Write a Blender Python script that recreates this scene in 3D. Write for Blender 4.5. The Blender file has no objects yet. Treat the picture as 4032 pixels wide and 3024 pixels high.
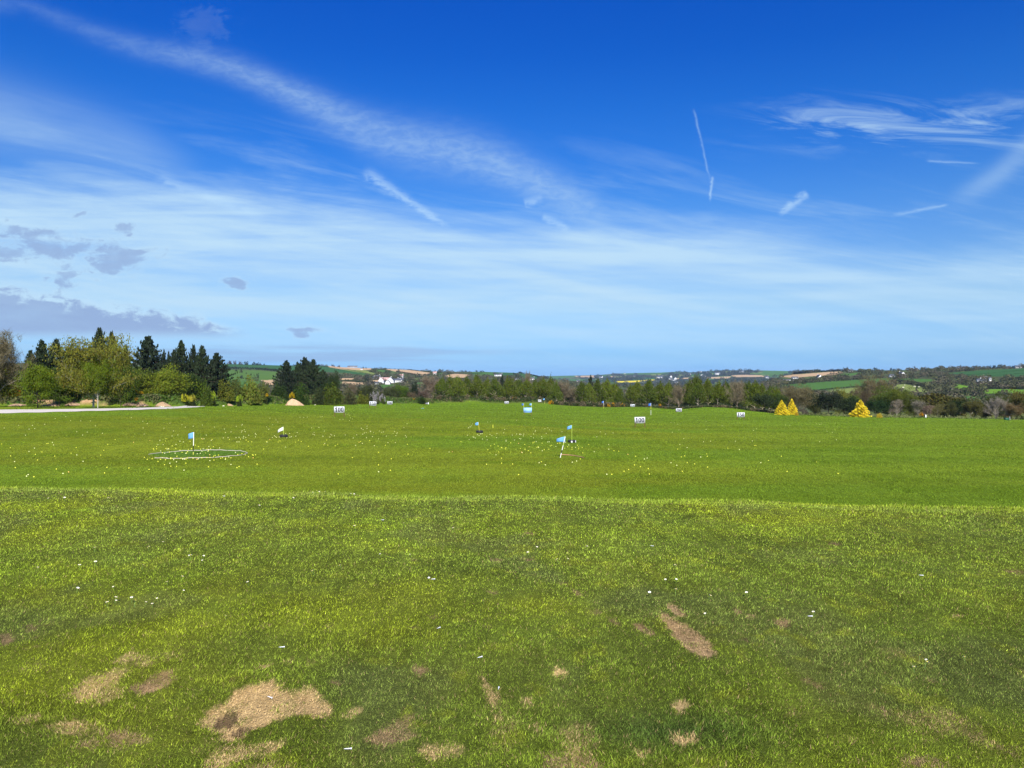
import bpy, math, random
import numpy as np
from mathutils import Vector, Matrix

F, CX, HR = 2950.0, 2016.0, 1475.0      # focal length, centre column and horizon row of the 4032x3024 photograph
EYE = 1.6
SC = bpy.context.scene

# ------------------------------------------------------------------ camera
cam = bpy.data.cameras.new('camera')
cam.sensor_width = 36.0
cam.lens = 36.0 * F / 4032.0
cam.shift_y = -(1512.0 - HR) / 4032.0
cam.clip_start = 0.05
cam.clip_end = 30000
co = bpy.data.objects.new('camera', cam)
co.location = (0, 0, EYE)
co.rotation_euler = (math.radians(90), 0, 0)
SC.collection.objects.link(co)
SC.camera = co

# ------------------------------------------------------------------ exposure, sun
SC.view_settings.view_transform = 'Standard'
SC.view_settings.look = 'None'
SC.view_settings.exposure = 1.15
SC.view_settings.gamma = 1.0
SUN_EL, SUN_AZ = math.radians(38), math.radians(172)     # azimuth clockwise from +Y: behind the camera, a little to its right
sd = Vector((math.sin(SUN_AZ) * math.cos(SUN_EL), math.cos(SUN_AZ) * math.cos(SUN_EL), math.sin(SUN_EL)))
sl = bpy.data.lights.new('sun', 'SUN')
sl.energy = 3.9
sl.angle = math.radians(0.5)
sl.color = (1.0, 0.955, 0.88)
so = bpy.data.objects.new('sun', sl)
so.rotation_euler = sd.to_track_quat('Z', 'Y').to_euler()
so.location = (0, -20, 40)
SC.collection.objects.link(so)

# ------------------------------------------------------------------ node helpers
class NT:
    def __init__(s, tree):
        s.t = tree; s.n = tree.nodes; s.l = tree.links
        s.n.clear()
    def new(s, typ, **kw):
        nd = s.n.new(typ)
        for k, v in kw.items(): setattr(nd, k, v)
        return nd
    def put(s, sock, v):
        if hasattr(v, 'is_output') or isinstance(v, bpy.types.NodeSocket): s.l.new(v, sock)
        elif v is not None: sock.default_value = v
    def m(s, op, a, b=None, c=None, clamp=False):
        nd = s.new('ShaderNodeMath', operation=op, use_clamp=clamp)
        s.put(nd.inputs[0], a)
        if b is not None: s.put(nd.inputs[1], b)
        if c is not None: s.put(nd.inputs[2], c)
        return nd.outputs[0]
    def step(s, x, a, b, o0=0.0, o1=1.0):
        nd = s.new('ShaderNodeMapRange', interpolation_type='SMOOTHSTEP')
        s.put(nd.inputs[0], x); s.put(nd.inputs[1], a); s.put(nd.inputs[2], b); s.put(nd.inputs[3], o0); s.put(nd.inputs[4], o1)
        return nd.outputs[0]
    def noise(s, vec, scale, detail=4, rough=0.55, dist=0.0):
        nd = s.new('ShaderNodeTexNoise')
        if vec is not None: s.l.new(vec, nd.inputs['Vector'])
        nd.inputs['Scale'].default_value = scale; nd.inputs['Detail'].default_value = detail
        nd.inputs['Roughness'].default_value = rough; nd.inputs['Distortion'].default_value = dist
        return nd.outputs['Fac']
    def xyz(s, x, y, z=0.0):
        nd = s.new('ShaderNodeCombineXYZ')
        for i, v in enumerate((x, y, z)): s.put(nd.inputs[i], v)
        return nd.outputs[0]
    def mix(s, f, a, b, blend='MIX'):
        nd = s.new('ShaderNodeMix', data_type='RGBA', blend_type=blend)
        s.put(nd.inputs[0], f); s.put(nd.inputs[6], a); s.put(nd.inputs[7], b)
        return nd.outputs[2]
    def curve(s, x, pts, lo, hi, vlo, vhi):
        """piecewise smooth y = f(x) over the world direction's ratios"""
        xn = s.m('DIVIDE', s.m('SUBTRACT', x, lo), hi - lo, clamp=True)
        nd = s.new('ShaderNodeFloatCurve'); s.l.new(xn, nd.inputs[1])
        c = nd.mapping.curves[0]
        P = [((p - lo) / (hi - lo), (v - vlo) / (vhi - vlo)) for p, v in pts]
        while len(c.points) < len(P): c.points.new(0.5, 0.5)
        for q, p in zip(c.points, P): q.location = p
        nd.mapping.update()
        return s.m('MULTIPLY_ADD', nd.outputs[0], vhi - vlo, vlo)

def lin(r, g, b):
    f = lambda c: (c / 255 / 12.92) if c <= 10 else ((c / 255 + 0.055) / 1.055) ** 2.4
    return (f(r), f(g), f(b), 1.0)

# ------------------------------------------------------------------ sky: Nishita air, with cirrus and low cloud by direction
W = bpy.data.worlds.new('World'); SC.world = W; W.use_nodes = True
def build_world():
    k = NT(W.node_tree)
    out = k.new('ShaderNodeOutputWorld'); bg = k.new('ShaderNodeBackground')
    k.l.new(bg.outputs[0], out.inputs[0])
    sky = k.new('ShaderNodeTexSky'); sky.sky_type = 'NISHITA'; sky.sun_disc = False
    sky.sun_elevation = SUN_EL; sky.sun_rotation = SUN_AZ
    sky.air_density = 1.0; sky.dust_density = 0.6; sky.ozone_density = 3.5; sky.altitude = 60
    tc = k.new('ShaderNodeTexCoord')
    sp = k.new('ShaderNodeSeparateXYZ'); k.l.new(tc.outputs['Generated'], sp.inputs[0])
    X, Y, Z = sp.outputs
    yy = k.m('MAXIMUM', Y, 0.02)
    a = k.m('DIVIDE', X, yy); b = k.m('DIVIDE', Z, yy)
    front = k.step(Y, 0.02, 0.25)
    A = lambda px: (px - CX) / F
    B = lambda r: (HR - r) / F
    hs = k.new('ShaderNodeHueSaturation'); hs.inputs['Saturation'].default_value = SKY_SAT
    k.l.new(sky.outputs[0], hs.inputs['Color'])
    rp = k.new('ShaderNodeValToRGB'); k.l.new(k.m('MULTIPLY', Z, 2.0, clamp=True), rp.inputs[0])
    er = rp.color_ramp.elements
    while len(er) < len(SKY_AIR): er.new(0.5)
    for e, (p, c) in zip(er, SKY_AIR): e.position = p; e.color = (*c, 1.0)
    base = k.mix(1.0, hs.outputs[0], rp.outputs[0], 'MULTIPLY')
    flat = k.xyz(a, k.m('MULTIPLY', b, 4.5))
    flatd = k.xyz(k.m('MULTIPLY_ADD', b, 1.6, a), k.m('MULTIPLY_ADD', a, 0.9, k.m('MULTIPLY', b, 5.0)))
    n_w = k.noise(flat, 2.2, 6, 0.6, 0.3)
    n_f = k.noise(flatd, 5.0, 8, 0.62, 0.6)
    n_s = k.noise(k.xyz(a, k.m('MULTIPLY', b, 14.0), 3.1), 2.6, 5, 0.6, 0.2)
    n_t = k.noise(k.xyz(k.m('MULTIPLY_ADD', b, 1.2, a), k.m('MULTIPLY_ADD', a, 1.1, k.m('MULTIPLY', b, 9.0)), 17.0), 3.2, 8, 0.6, 0.5)
    n_c = k.noise(k.xyz(a, k.m('MULTIPLY', b, 2.2), 7.0), 42.0, 3, 0.7, 0.4)
    def add(cur, mask, col): return k.mix(k.m('MULTIPLY', mask, front, clamp=True), cur, col)
    WH = lambda v: tuple(c * v for c in CLOUD) + (1.0,)
    # wide veil below a wandering upper edge
    edge = k.curve(a, [(A(-200), B(660)), (A(300), B(675)), (A(1300), B(720)), (A(1750), B(800)), (A(2450), B(830)), (A(3000), B(850)), (A(3500), B(930)), (A(4200), B(880))], A(-200), A(4200), 0.0, 0.4)
    eb = k.m('ADD', k.m('SUBTRACT', edge, b), k.m('MULTIPLY', k.m('ADD', k.m('SUBTRACT', n_w, 0.5), k.m('MULTIPLY', k.m('SUBTRACT', n_t, .5), .55)), 0.09))
    veil = k.step(eb, -0.012, 0.055)
    low = k.step(b, 0.0, 0.10, 0.35, 1.0)
    veil = k.m('MULTIPLY', k.m('MULTIPLY', k.m('MULTIPLY', veil, low), k.m('MULTIPLY_ADD', k.step(k.m('ADD', k.m('MULTIPLY', n_s, .55), k.m('MULTIPLY', n_t, .45)), .34, .64), 0.62, 0.42)), k.m('MULTIPLY_ADD', k.step(a, A(2150), A(3300)), -.12, 1.0))
    veil = k.m('MULTIPLY', veil, 1.0)
    base = add(base, k.m('MULTIPLY', veil, 0.92), WH(0.93))
    # soft thin wash above the veil
    wash = k.m('MULTIPLY', k.step(eb, -0.13, 0.01), k.step(n_f, 0.45, 0.75, 0.0, 0.30))
    base = add(base, wash, WH(0.9))
    def band(pts, lo, hi, wpts, strength, tex, col=0.95, up=1.0):
        cen = k.curve(a, pts, lo, hi, -0.1, 0.7)
        wd = k.curve(a, wpts, lo, hi, 0.0, 0.1)
        d = k.m('DIVIDE', k.m('ADD', k.m('SUBTRACT', b, cen), k.m('MULTIPLY', k.m('SUBTRACT', n_f, 0.5), 0.02)), k.m('MAXIMUM', wd, 0.0005))
        g = k.m('EXPONENT', k.m('MULTIPLY', k.m('MULTIPLY', d, d), -1.0))
        return k.m('MULTIPLY', k.m('MULTIPLY', g, tex), strength)
    inr = lambda x, p0, p1, s: k.m('MULTIPLY', k.step(x, p0, p0 + s), k.step(x, p1 - s, p1, 1.0, 0.0))
    rip = k.m('MULTIPLY_ADD', k.step(n_c, 0.30, 0.70), 0.42, 0.58)
    lo, hi = A(100), A(2500)
    m1 = band([(lo, B(20)), (A(500), B(170)), (A(900), B(265)), (A(1200), B(400)), (A(1500), B(540)), (A(1900), B(630)), (A(2150), B(740)), (A(2400), B(860)), (hi, B(900))], lo, hi,
              [(lo, .012), (A(600), .015), (A(1200), .022), (A(1600), .030), (A(2000), .030), (A(2250), .026), (hi, .02)], 0.42, rip)
    base = add(base, k.m('MULTIPLY', m1, k.m('MULTIPLY', k.step(a, A(100), A(1300), 0.25, 1.0), k.step(a, A(2250), A(2480), 1.0, 0.0))), WH(0.9))
    lo, hi = A(-300), A(850)
    m2 = band([(lo, B(380)), (A(0), B(460)), (A(350), B(545)), (A(700), B(640)), (hi, B(680))], lo, hi, [(lo, .05), (A(300), .04), (hi, .02)], 0.45, k.m('MULTIPLY_ADD', n_f, 1.2, 0.1))
    base = add(base, k.m('MULTIPLY', m2, k.step(a, A(500), A(850), 1.0, 0.0)), WH(0.9))
    # feathery cirrus high on the right
    reg = k.m('MULTIPLY', inr(a, A(2700), A(4700), 0.2), inr(b, B(660), B(330), 0.05))
    fe = k.noise(k.xyz(k.m('MULTIPLY_ADD', b, -0.5, a), k.m('MULTIPLY_ADD', a, 0.8, k.m('MULTIPLY', b, 7.0)), 11.0), 4.2, 9, 0.62, 0.9)
    base = add(base, k.m('MULTIPLY', reg, k.step(fe, 0.47, 0.72, 0.0, 0.62)), WH(0.9))
    lo, hi = A(3700), A(4300)
    m3 = band([(lo, B(790)), (A(3900), B(710)), (A(4032), B(600)), (hi, B(400))], lo, hi, [(lo, .010), (A(4000), .02), (hi, .03)], 0.42, k.m('MULTIPLY_ADD', n_f, 0.8, 0.3))
    base = add(base, k.m('MULTIPLY', m3, inr(a, lo, hi, 0.06)), WH(0.9))
    # short bright contrails
    def trail(p0, p1, w0, w1, st, soft=0.01):
        ax, bx = A(p0[0]), B(p0[1]); dx, dz = A(p1[0]) - ax, B(p1[1]) - bx
        L = math.hypot(dx, dz); ux, uz = dx / L, dz / L
        ra, rb = k.m('SUBTRACT', a, ax), k.m('SUBTRACT', b, bx)
        t = k.m('DIVIDE', k.m('ADD', k.m('MULTIPLY', ra, ux), k.m('MULTIPLY', rb, uz)), L)
        d = k.m('SUBTRACT', k.m('MULTIPLY', rb, ux), k.m('MULTIPLY', ra, uz))
        d = k.m('ADD', d, k.m('MULTIPLY', k.m('SUBTRACT', n_c, 0.5), 0.016 if w0 > .003 else .004))
        w = k.m('MULTIPLY_ADD', t, w1 - w0, w0)
        q = k.m('DIVIDE', d, k.m('MAXIMUM', w, 0.0004))
        g = k.m('EXPONENT', k.m('MULTIPLY', k.m('MULTIPLY', q, q), -1.0))
        e = k.m('MULTIPLY', k.step(t, 0.0, 0.12), k.step(t, 0.75, 1.0, 1.0, 0.0))
        return k.m('MULTIPLY', k.m('MULTIPLY', g, e), k.m('MULTIPLY', k.step(n_c, .25, .6, .45, 1.0), st))
    for tr in (((1420, 665), (1790, 910), .0070, .0030, .48), ((2730, 420), (2800, 730), .0016, .0012, .26), ((2806, 690), (2794, 800), .0020, .0014, .42),
               ((3185, 755), (3060, 850), .0050, .0030, .5), ((3740, 805), (3500, 850), .0016, .0026, .3), ((2060, 800), (2145, 780), .0050, .0050, .35),
               ((3640, 632), (3870, 645), .0016, .0014, .25), ((600, 690), (1080, 870), .0060, .0090, .32), ((2130, 850), (2250, 905), .0040, .0040, .4)):
        base = add(base, trail(*tr), WH(1.0))
    # low grey clouds in the distance
    n_k = k.noise(k.xyz(a, k.m('MULTIPLY', b, 1.7), 5.0), 13.0, 7, 0.6, 0.35)
    n_k2 = k.noise(k.xyz(a, k.m('MULTIPLY', b, 3.4), 9.0), 6.0, 8, 0.62, 0.3)
    wa = k.m('MULTIPLY_ADD', k.m('SUBTRACT', k.noise(k.xyz(a, k.m('MULTIPLY', b, 1.5), 21.0), 15.0, 6, 0.62), 0.5), 0.085, a)
    wb = k.m('MULTIPLY_ADD', k.m('SUBTRACT', k.noise(k.xyz(a, k.m('MULTIPLY', b, 1.5), 31.0), 19.0, 6, 0.62), 0.5), 0.045, b)
    n_k3 = k.noise(k.xyz(a, k.m('MULTIPLY', b, 1.9), 45.0), 34.0, 6, 0.65, 0.5)
    def blob(px, r, rx, rz):
        qa = k.m('DIVIDE', k.m('SUBTRACT', wa, A(px)), rx * 1.45 / F); qb = k.m('DIVIDE', k.m('SUBTRACT', wb, B(r)), rz * 1.55 / F)
        return k.m('EXPONENT', k.m('MULTIPLY', k.m('ADD', k.m('MULTIPLY', qa, qa), k.m('MULTIPLY', qb, qb)), -1.0))
    s = None
    for px, r, rx, rz in ((60, 905, 50, 22), (130, 950, 120, 42), (20, 1000, 110, 30), (285, 980, 60, 22), (270, 1080, 75, 45), (480, 905, 48, 22), (490, 1000, 110, 32), (440, 1060, 60, 22), (935, 1115, 55, 14), (310, 845, 35, 10), (1190, 1298, 60, 14), (815, 95, 62, 40)):
        v = blob(px, r, rx, rz); s = v if s is None else k.m('MAXIMUM', s, v)
    cu = k.step(k.m('ADD', s, k.m('ADD', k.m('MULTIPLY', k.m('SUBTRACT', n_k, 0.5), 1.2), k.m('MULTIPLY', k.m('SUBTRACT', n_k3, 0.5), 2.2))), 0.10, 0.95)
    cu = k.m('MULTIPLY', cu, k.step(s, 0.0, 0.25))
    base = add(base, k.m('MULTIPLY', cu, k.m('MULTIPLY', k.step(n_k3, .25, .7, .55, 1.0), k.step(b, 0.2, 0.4, 0.85, 0.13))), k.mix(k.step(cu, .25, .95), WH(.92), GREYC))
    top = k.curve(a, [(A(-300), B(1110)), (A(150), B(1132)), (A(400), B(1180)), (A(650), B(1215)), (A(900), B(1262)), (A(1000), B(1275)), (A(1300), B(1330))], A(-300), A(1300), 0.0, 0.2)
    bk = k.m('ADD', k.m('SUBTRACT', top, b), k.m('ADD', k.m('MULTIPLY', k.m('SUBTRACT', n_k, 0.5), 0.045), k.m('MULTIPLY', k.m('SUBTRACT', n_k3, 0.5), 0.030)))
    bank = k.m('MULTIPLY', k.m('MULTIPLY', k.step(bk, -0.004, 0.014), k.step(b, B(1345), B(1290))), k.step(a, A(820), A(1020), 1.0, 0.0))
    base = add(base, k.m('MULTIPLY', bank, k.m('MULTIPLY_ADD', n_k2, 1.0, 0.42, clamp=True)), k.mix(k.step(k.m('ADD', bk, k.m('MULTIPLY', k.m('SUBTRACT', n_k3, .5), .05)), .004, .022), WH(.93), GREYC))
    st = k.noise(k.xyz(a, k.m('MULTIPLY', b, 26.0), 15.0), 2.2, 5, 0.55, 0.1)
    stm = k.m('MULTIPLY', k.m('MULTIPLY', k.step(st, 0.44, 0.62), inr(b, B(1440), B(1335), 0.008)), k.step(a, A(2300), A(1500), 0.0, 1.0))
    base = add(base, k.m('MULTIPLY', stm, 0.6), GREYC)
    k.l.new(base, bg.inputs[0]); bg.inputs[1].default_value = SKY_STRENGTH
SKY_STRENGTH = 0.10
SKY_SAT = 1.0
SKY_AIR = [(0.0, (.17, .41, .94)), (.05, (.17, .36, .72)), (.18, (.28, .41, .56)), (.31, (.24, .39, .58)), (.436, (.15, .35, .61)), (.558, (.075, .30, .64)), (.672, (.045, .27, .65)), (.778, (.025, .235, .66)), (.88, (.018, .22, .68)), (1.0, (.04, .22, .66))]
CLOUD = (2.60, 3.70, 4.65)
GREYC = (1.42, 2.05, 3.25, 1.0)
build_world()

# ------------------------------------------------------------------ numpy noise
def _h(i, j, seed):
    n = (i.astype(np.int64) * 374761393 + j.astype(np.int64) * 668265263 + seed * 1442695041) & 0xFFFFFFFF
    n = ((n ^ (n >> 13)) * 1274126177) & 0xFFFFFFFF
    return ((n ^ (n >> 16)) & 0xFFFF) / 65535.0
def vnoise(x, y, seed=0):
    i = np.floor(x); j = np.floor(y); fx = x - i; fy = y - j
    fx = fx * fx * (3 - 2 * fx); fy = fy * fy * (3 - 2 * fy)
    a = _h(i, j, seed); b = _h(i + 1, j, seed); c = _h(i, j + 1, seed); d = _h(i + 1, j + 1, seed)
    return (a * (1 - fx) + b * fx) * (1 - fy) + (c * (1 - fx) + d * fx) * fy
def fbm(x, y, octv=4, seed=0, rough=0.55):
    s = np.zeros(np.broadcast(x, y).shape); amp = 1.0; tot = 0
    for o in range(octv):
        s += amp * vnoise(x * 2 ** o + 17.3 * o, y * 2 ** o - 9.1 * o, seed + o); tot += amp; amp *= rough
    return s / tot
def sstep(x, a, b):
    t = np.clip((x - a) / (b - a), 0, 1); return t * t * (3 - 2 * t)

# ------------------------------------------------------------------ terrain height
PXC = [-1500, -600, 0, 350, 700, 1000, 1336, 1535, 1700, 1780, 1860, 1980, 2080, 2160, 2250, 2400, 2500, 2560, 2640, 2700, 2780, 2860, 2920, 3000, 3100, 3250, 3390, 3700, 4032, 4700, 5600]
R91 = [1603, 1603, 1605, 1606, 1607, 1624, 1641, 1646, 1650, 1652, 1654, 1658, 1662, 1665, 1670, 1677, 1681, 1682, 1684, 1685, 1686, 1686, 1687, 1688, 1688, 1688, 1690, 1695, 1702, 1715, 1725]
R137 = [1590, 1591, 1592, 1595, 1597, 1601, 1607, 1609, 1612, 1614, 1616, 1619, 1623, 1627, 1631, 1638, 1643, 1643, 1642, 1641, 1639, 1639, 1640, 1643, 1645, 1650, 1654, 1660, 1668, 1680, 1690]
YC = [150, 150, 150, 160, 175, 200, 215, 225, 235, 240, 245, 245, 245, 245, 240, 235, 228, 222, 215, 210, 205, 195, 190, 175, 162, 155, 155, 160, 165, 170, 170]
RC = [1588, 1588, 1589, 1586, 1581, 1581, 1585, 1589, 1592, 1586, 1583, 1591, 1586, 1591, 1598, 1603, 1601, 1601, 1612, 1610, 1601, 1604, 1611, 1622, 1632, 1638, 1642, 1646, 1653, 1668, 1680]
Yg = np.concatenate([np.linspace(20, 100, 81), np.linspace(101, 420, 320)])
Ug = (np.array(PXC) - CX) / F
def _table():
    T = np.zeros((len(PXC), len(Yg)))
    for i in range(len(PXC)):
        z = lambda r, y: -(r - HR) / F * y
        yc = YC[i]; zc = z(RC[i], yc)
        ys = [20, 33, 50, 91, 137]; zs = [-4.56, -4.68, -5.12, z(R91[i], 91), z(R137[i], 137)]
        if yc > 195:
            y2 = 137 + (yc - 137) * 0.55; rr = R137[i] + (RC[i] - R137[i]) * 0.72; ys.append(y2); zs.append(z(rr, y2))
        ys += [yc, yc + 25, yc + 60, 420]; zs += [zc, z(RC[i] + 5, yc + 25), z(RC[i] + 7, yc + 60), z(1622, 420)]
        T[i] = np.interp(Yg, ys, zs)
    uu = np.linspace(Ug[0], Ug[-1], 700); Td = np.array([np.interp(uu, Ug, T[:, j]) for j in range(len(Yg))]).T
    k = np.exp(-np.linspace(-2, 2, 17) ** 2); k /= k.sum()
    P = np.pad(Td, ((8, 8), (0, 0)), mode='edge'); Td = sum(k[q] * P[q:q + Td.shape[0]] for q in range(17))
    k = np.exp(-np.linspace(-2, 2, 13) ** 2); k /= k.sum()
    P = np.pad(Td, ((0, 0), (6, 6)), mode='edge'); Td = sum(k[q] * P[:, q:q + Td.shape[1]] for q in range(13))
    return uu, Td
UU, TD = _table()
def edge_y(X): return 10.23 - 0.1224 * X + 0.10 * np.sin(X * 0.9) + 0.05 * np.sin(X * 2.3 + 1)
def G(X, Y):
    """height of the ground at X, Y (metres)"""
    X = np.asarray(X, float); Y = np.asarray(Y, float)
    yy = np.clip(Y, 20, 419.9)
    u = np.clip(X / np.maximum(Y, 20), UU[0], UU[-1] - 1e-6)
    fi = (u - UU[0]) / (UU[1] - UU[0]); i = np.floor(fi).astype(int); fi = fi - i; i1 = np.minimum(i + 1, len(UU) - 1)
    j = np.clip(np.searchsorted(Yg, yy, side='right') - 1, 0, len(Yg) - 2); fj = (yy - Yg[j]) / (Yg[j + 1] - Yg[j])
    zf = (TD[i, j] * (1 - fi) + TD[i1, j] * fi) * (1 - fj) + (TD[i, j + 1] * (1 - fi) + TD[i1, j + 1] * fi) * fj + EYE
    zf = zf + (fbm(X / 9.0, Y / 9.0, 3, 5) - 0.5) * 0.14 * sstep(Y, 20, 50)
    zf = zf + bank(X, Y)
    d = Y - edge_y(X)
    t = sstep(d, 0.0, 9.0)
    t = np.where(d < 9.0, np.clip(d / 8.3, 0, 1), 1.0); t = t * t * (3 - 2 * t) * 0.35 + t * 0.65
    t = np.clip(t, 0, 1)
    flat = (fbm(X / 1.7, Y / 1.7, 3, 9) - 0.5) * 0.035 + (fbm(X / 0.22, Y / 0.22, 2, 19) - 0.5) * 0.012
    flat = flat - 0.08 * sstep(d, -0.9, 0.0)
    return np.where(d < 0, flat, flat * (1 - t) + (zf) * t)
def _seg(X, Y, P):
    d = np.full(np.shape(X), 1e9); t = np.zeros(np.shape(X)); L = 0.0
    for (x0, y0), (x1, y1) in zip(P[:-1], P[1:]):
        dx, dy = x1 - x0, y1 - y0; l = math.hypot(dx, dy); q = np.clip(((X - x0) * dx + (Y - y0) * dy) / l / l, 0, 1)
        e = np.hypot(X - x0 - q * dx, Y - y0 - q * dy); m = e < d; d = np.where(m, e, d); t = np.where(m, L + q * l, t); L += l
    return d, t
BANKS = [([(-500, 120), (-200, 114), (0, 112), (250, 112), (450, 111), (590, 112), (660, 114)], 1.25, 2.6), ([(690, 132), (800, 137), (950, 146), (1100, 160), (1250, 170), (1400, 190), (1550, 214), (1680, 236)], 1.5, 2.6), ([(1690, 241), (1800, 250), (1900, 252), (2060, 252), (2160, 252)], 1.3, 2.6)]
BANKS = [([((p - CX) / F * y, y) for p, y in P], h, w) for P, h, w in BANKS]
def bank(X, Y):
    o = np.zeros(np.shape(X))
    for P, h, w in BANKS:
        lo = min(p[1] for p in P) - 9; hi = max(p[1] for p in P) + 9
        sel = (Y > lo) & (Y < hi)
        if not np.any(sel): continue
        d, t = _seg(X[sel], Y[sel], P); hh = h * (.62 + .75 * fbm(t / 6.0, t * 0 + h, 3, 41)); v = hh * (1 - sstep(d, w * .25, w * 1.25)); o[sel] = np.maximum(o[sel], v)
    return o
def g1(x, y): return float(G(np.array([x]), np.array([y]))[0])
def hit(px, row, ymin=22.0, ymax=300.0):
    """the place on the field seen in that direction"""
    Y = np.concatenate([np.linspace(2.2, 12, 600), np.linspace(ymin, ymax, 4000)]) if row > 1960 else np.linspace(ymin, ymax, 5000)
    X = (px - CX) / F * Y
    r = HR - (G(X, Y) - EYE) / Y * F
    ok = np.where(r <= row)[0]
    k = ok[0] if len(ok) else int(np.argmin(np.abs(r - row)))
    return float(X[k]), float(Y[k]), float(G(X[k:k + 1], Y[k:k + 1])[0])

# ------------------------------------------------------------------ objects
COL = SC.collection
def tag(o, label=None, cat=None, group=None, kind=None):
    if label: o['label'] = label
    if cat: o['category'] = cat
    if group: o['group'] = group
    if kind: o['kind'] = kind
    return o
def empty(name, loc, rz=0.0, label=None, cat=None, group=None):
    o = bpy.data.objects.new(name, None); o.empty_display_size = 0.2
    o.location = loc; o.rotation_euler = (0, 0, rz); COL.objects.link(o)
    return tag(o, label, cat, group)
def mesh_np(name, V, Fc, cols=None, smooth=False):
    """V n x 3; Fc: list of index arrays, each m x k"""
    me = bpy.data.meshes.new(name)
    V = np.asarray(V, np.float32)
    if not isinstance(Fc, (list, tuple)): Fc = [Fc]
    Fc = [np.asarray(f, np.int32) for f in Fc if len(f)]
    nl = sum(f.size for f in Fc); npoly = sum(len(f) for f in Fc)
    me.vertices.add(len(V)); me.vertices.foreach_set('co', V.ravel())
    me.loops.add(nl); me.loops.foreach_set('vertex_index', np.concatenate([f.ravel() for f in Fc]))
    me.polygons.add(npoly)
    tot = np.concatenate([np.full(len(f), f.shape[1], np.int32) for f in Fc])
    me.polygons.foreach_set('loop_start', np.concatenate([[0], np.cumsum(tot)[:-1]]).astype(np.int32))
    if smooth: me.polygons.foreach_set('use_smooth', np.ones(npoly, bool))
    me.update(calc_edges=True)
    if cols is not None:
        c = np.ones((len(V), 4), np.float32); c[:, :3] = cols
        at = me.color_attributes.new('Col', 'FLOAT_COLOR', 'POINT'); at.data.foreach_set('color', c.ravel())
    return me
def link(name, me, mat, parent=None, loc=None):
    o = bpy.data.objects.new(name, me); COL.objects.link(o)
    if mat is not None:
        if len(me.materials) == 0: me.materials.append(mat)
    if parent is not None: o.parent = parent
    if loc is not None: o.location = loc
    return o
class MB:
    """collects boxes, tubes and sheets into one mesh"""
    def __init__(s): s.v = []; s.f = {}; s.n = 0; s.c = []
    def add(s, V, Fs, col=None):
        V = np.asarray(V, float); Fs = np.asarray(Fs, int)
        s.v.append(V); s.f.setdefault(Fs.shape[1], []).append(Fs + s.n); s.n += len(V)
        s.c.append(np.tile(np.array(col if col is not None else (1, 1, 1), float), (len(V), 1)) if col is None or np.ndim(col) == 1 else np.asarray(col))
        return s
    def box(s, c, d, col=None, R=None):
        x, y, z = d[0] / 2, d[1] / 2, d[2] / 2
        V = np.array([(-x, -y, -z), (x, -y, -z), (x, y, -z), (-x, y, -z), (-x, -y, z), (x, -y, z), (x, y, z), (-x, y, z)])
        if R is not None: V = V @ np.array(R).T
        return s.add(V + np.array(c), [(0, 3, 2, 1), (4, 5, 6, 7), (0, 1, 5, 4), (1, 2, 6, 5), (2, 3, 7, 6), (3, 0, 4, 7)], col)
    def tube(s, P, r, n=6, col=None, closed=False):
        P = np.asarray(P, float); m = len(P)
        r = np.full(m, r, float) if np.ndim(r) == 0 else np.asarray(r, float)
        T = np.gradient(P, axis=0) if not closed else np.roll(P, -1, 0) - np.roll(P, 1, 0)
        T /= np.linalg.norm(T, axis=1)[:, None] + 1e-9
        up = np.where(np.abs(T[:, 2:3]) > 0.9, np.array([[1.0, 0, 0]]), np.array([[0, 0, 1.0]]))
        A = np.cross(T, up); A /= np.linalg.norm(A, axis=1)[:, None] + 1e-9; Bv = np.cross(T, A)
        an = np.arange(n) * 2 * math.pi / n
        V = P[:, None, :] + r[:, None, None] * (np.cos(an)[None, :, None] * A[:, None, :] + np.sin(an)[None, :, None] * Bv[:, None, :])
        i = np.arange(m if closed else m - 1)[:, None]; j = np.arange(n)[None, :]
        a = i * n + j; b = i * n + (j + 1) % n; c = ((i + 1) % m) * n + (j + 1) % n; d = ((i + 1) % m) * n + j
        Fs = np.stack([a, b, c, d], -1).reshape(-1, 4)
        s.add(V.reshape(-1, 3), Fs, col)
        if not closed:
            for k, e in ((0, 0), (m - 1, 1)):
                pass
        return s
    def mesh(s, name, smooth=False):
        return mesh_np(name, np.concatenate(s.v), [np.concatenate(x) for x in s.f.values()], np.concatenate(s.c), smooth)
    def build(s, name, mat, parent=None, smooth=False, loc=None):
        return link(name, s.mesh(name, smooth), mat, parent, loc)

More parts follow.
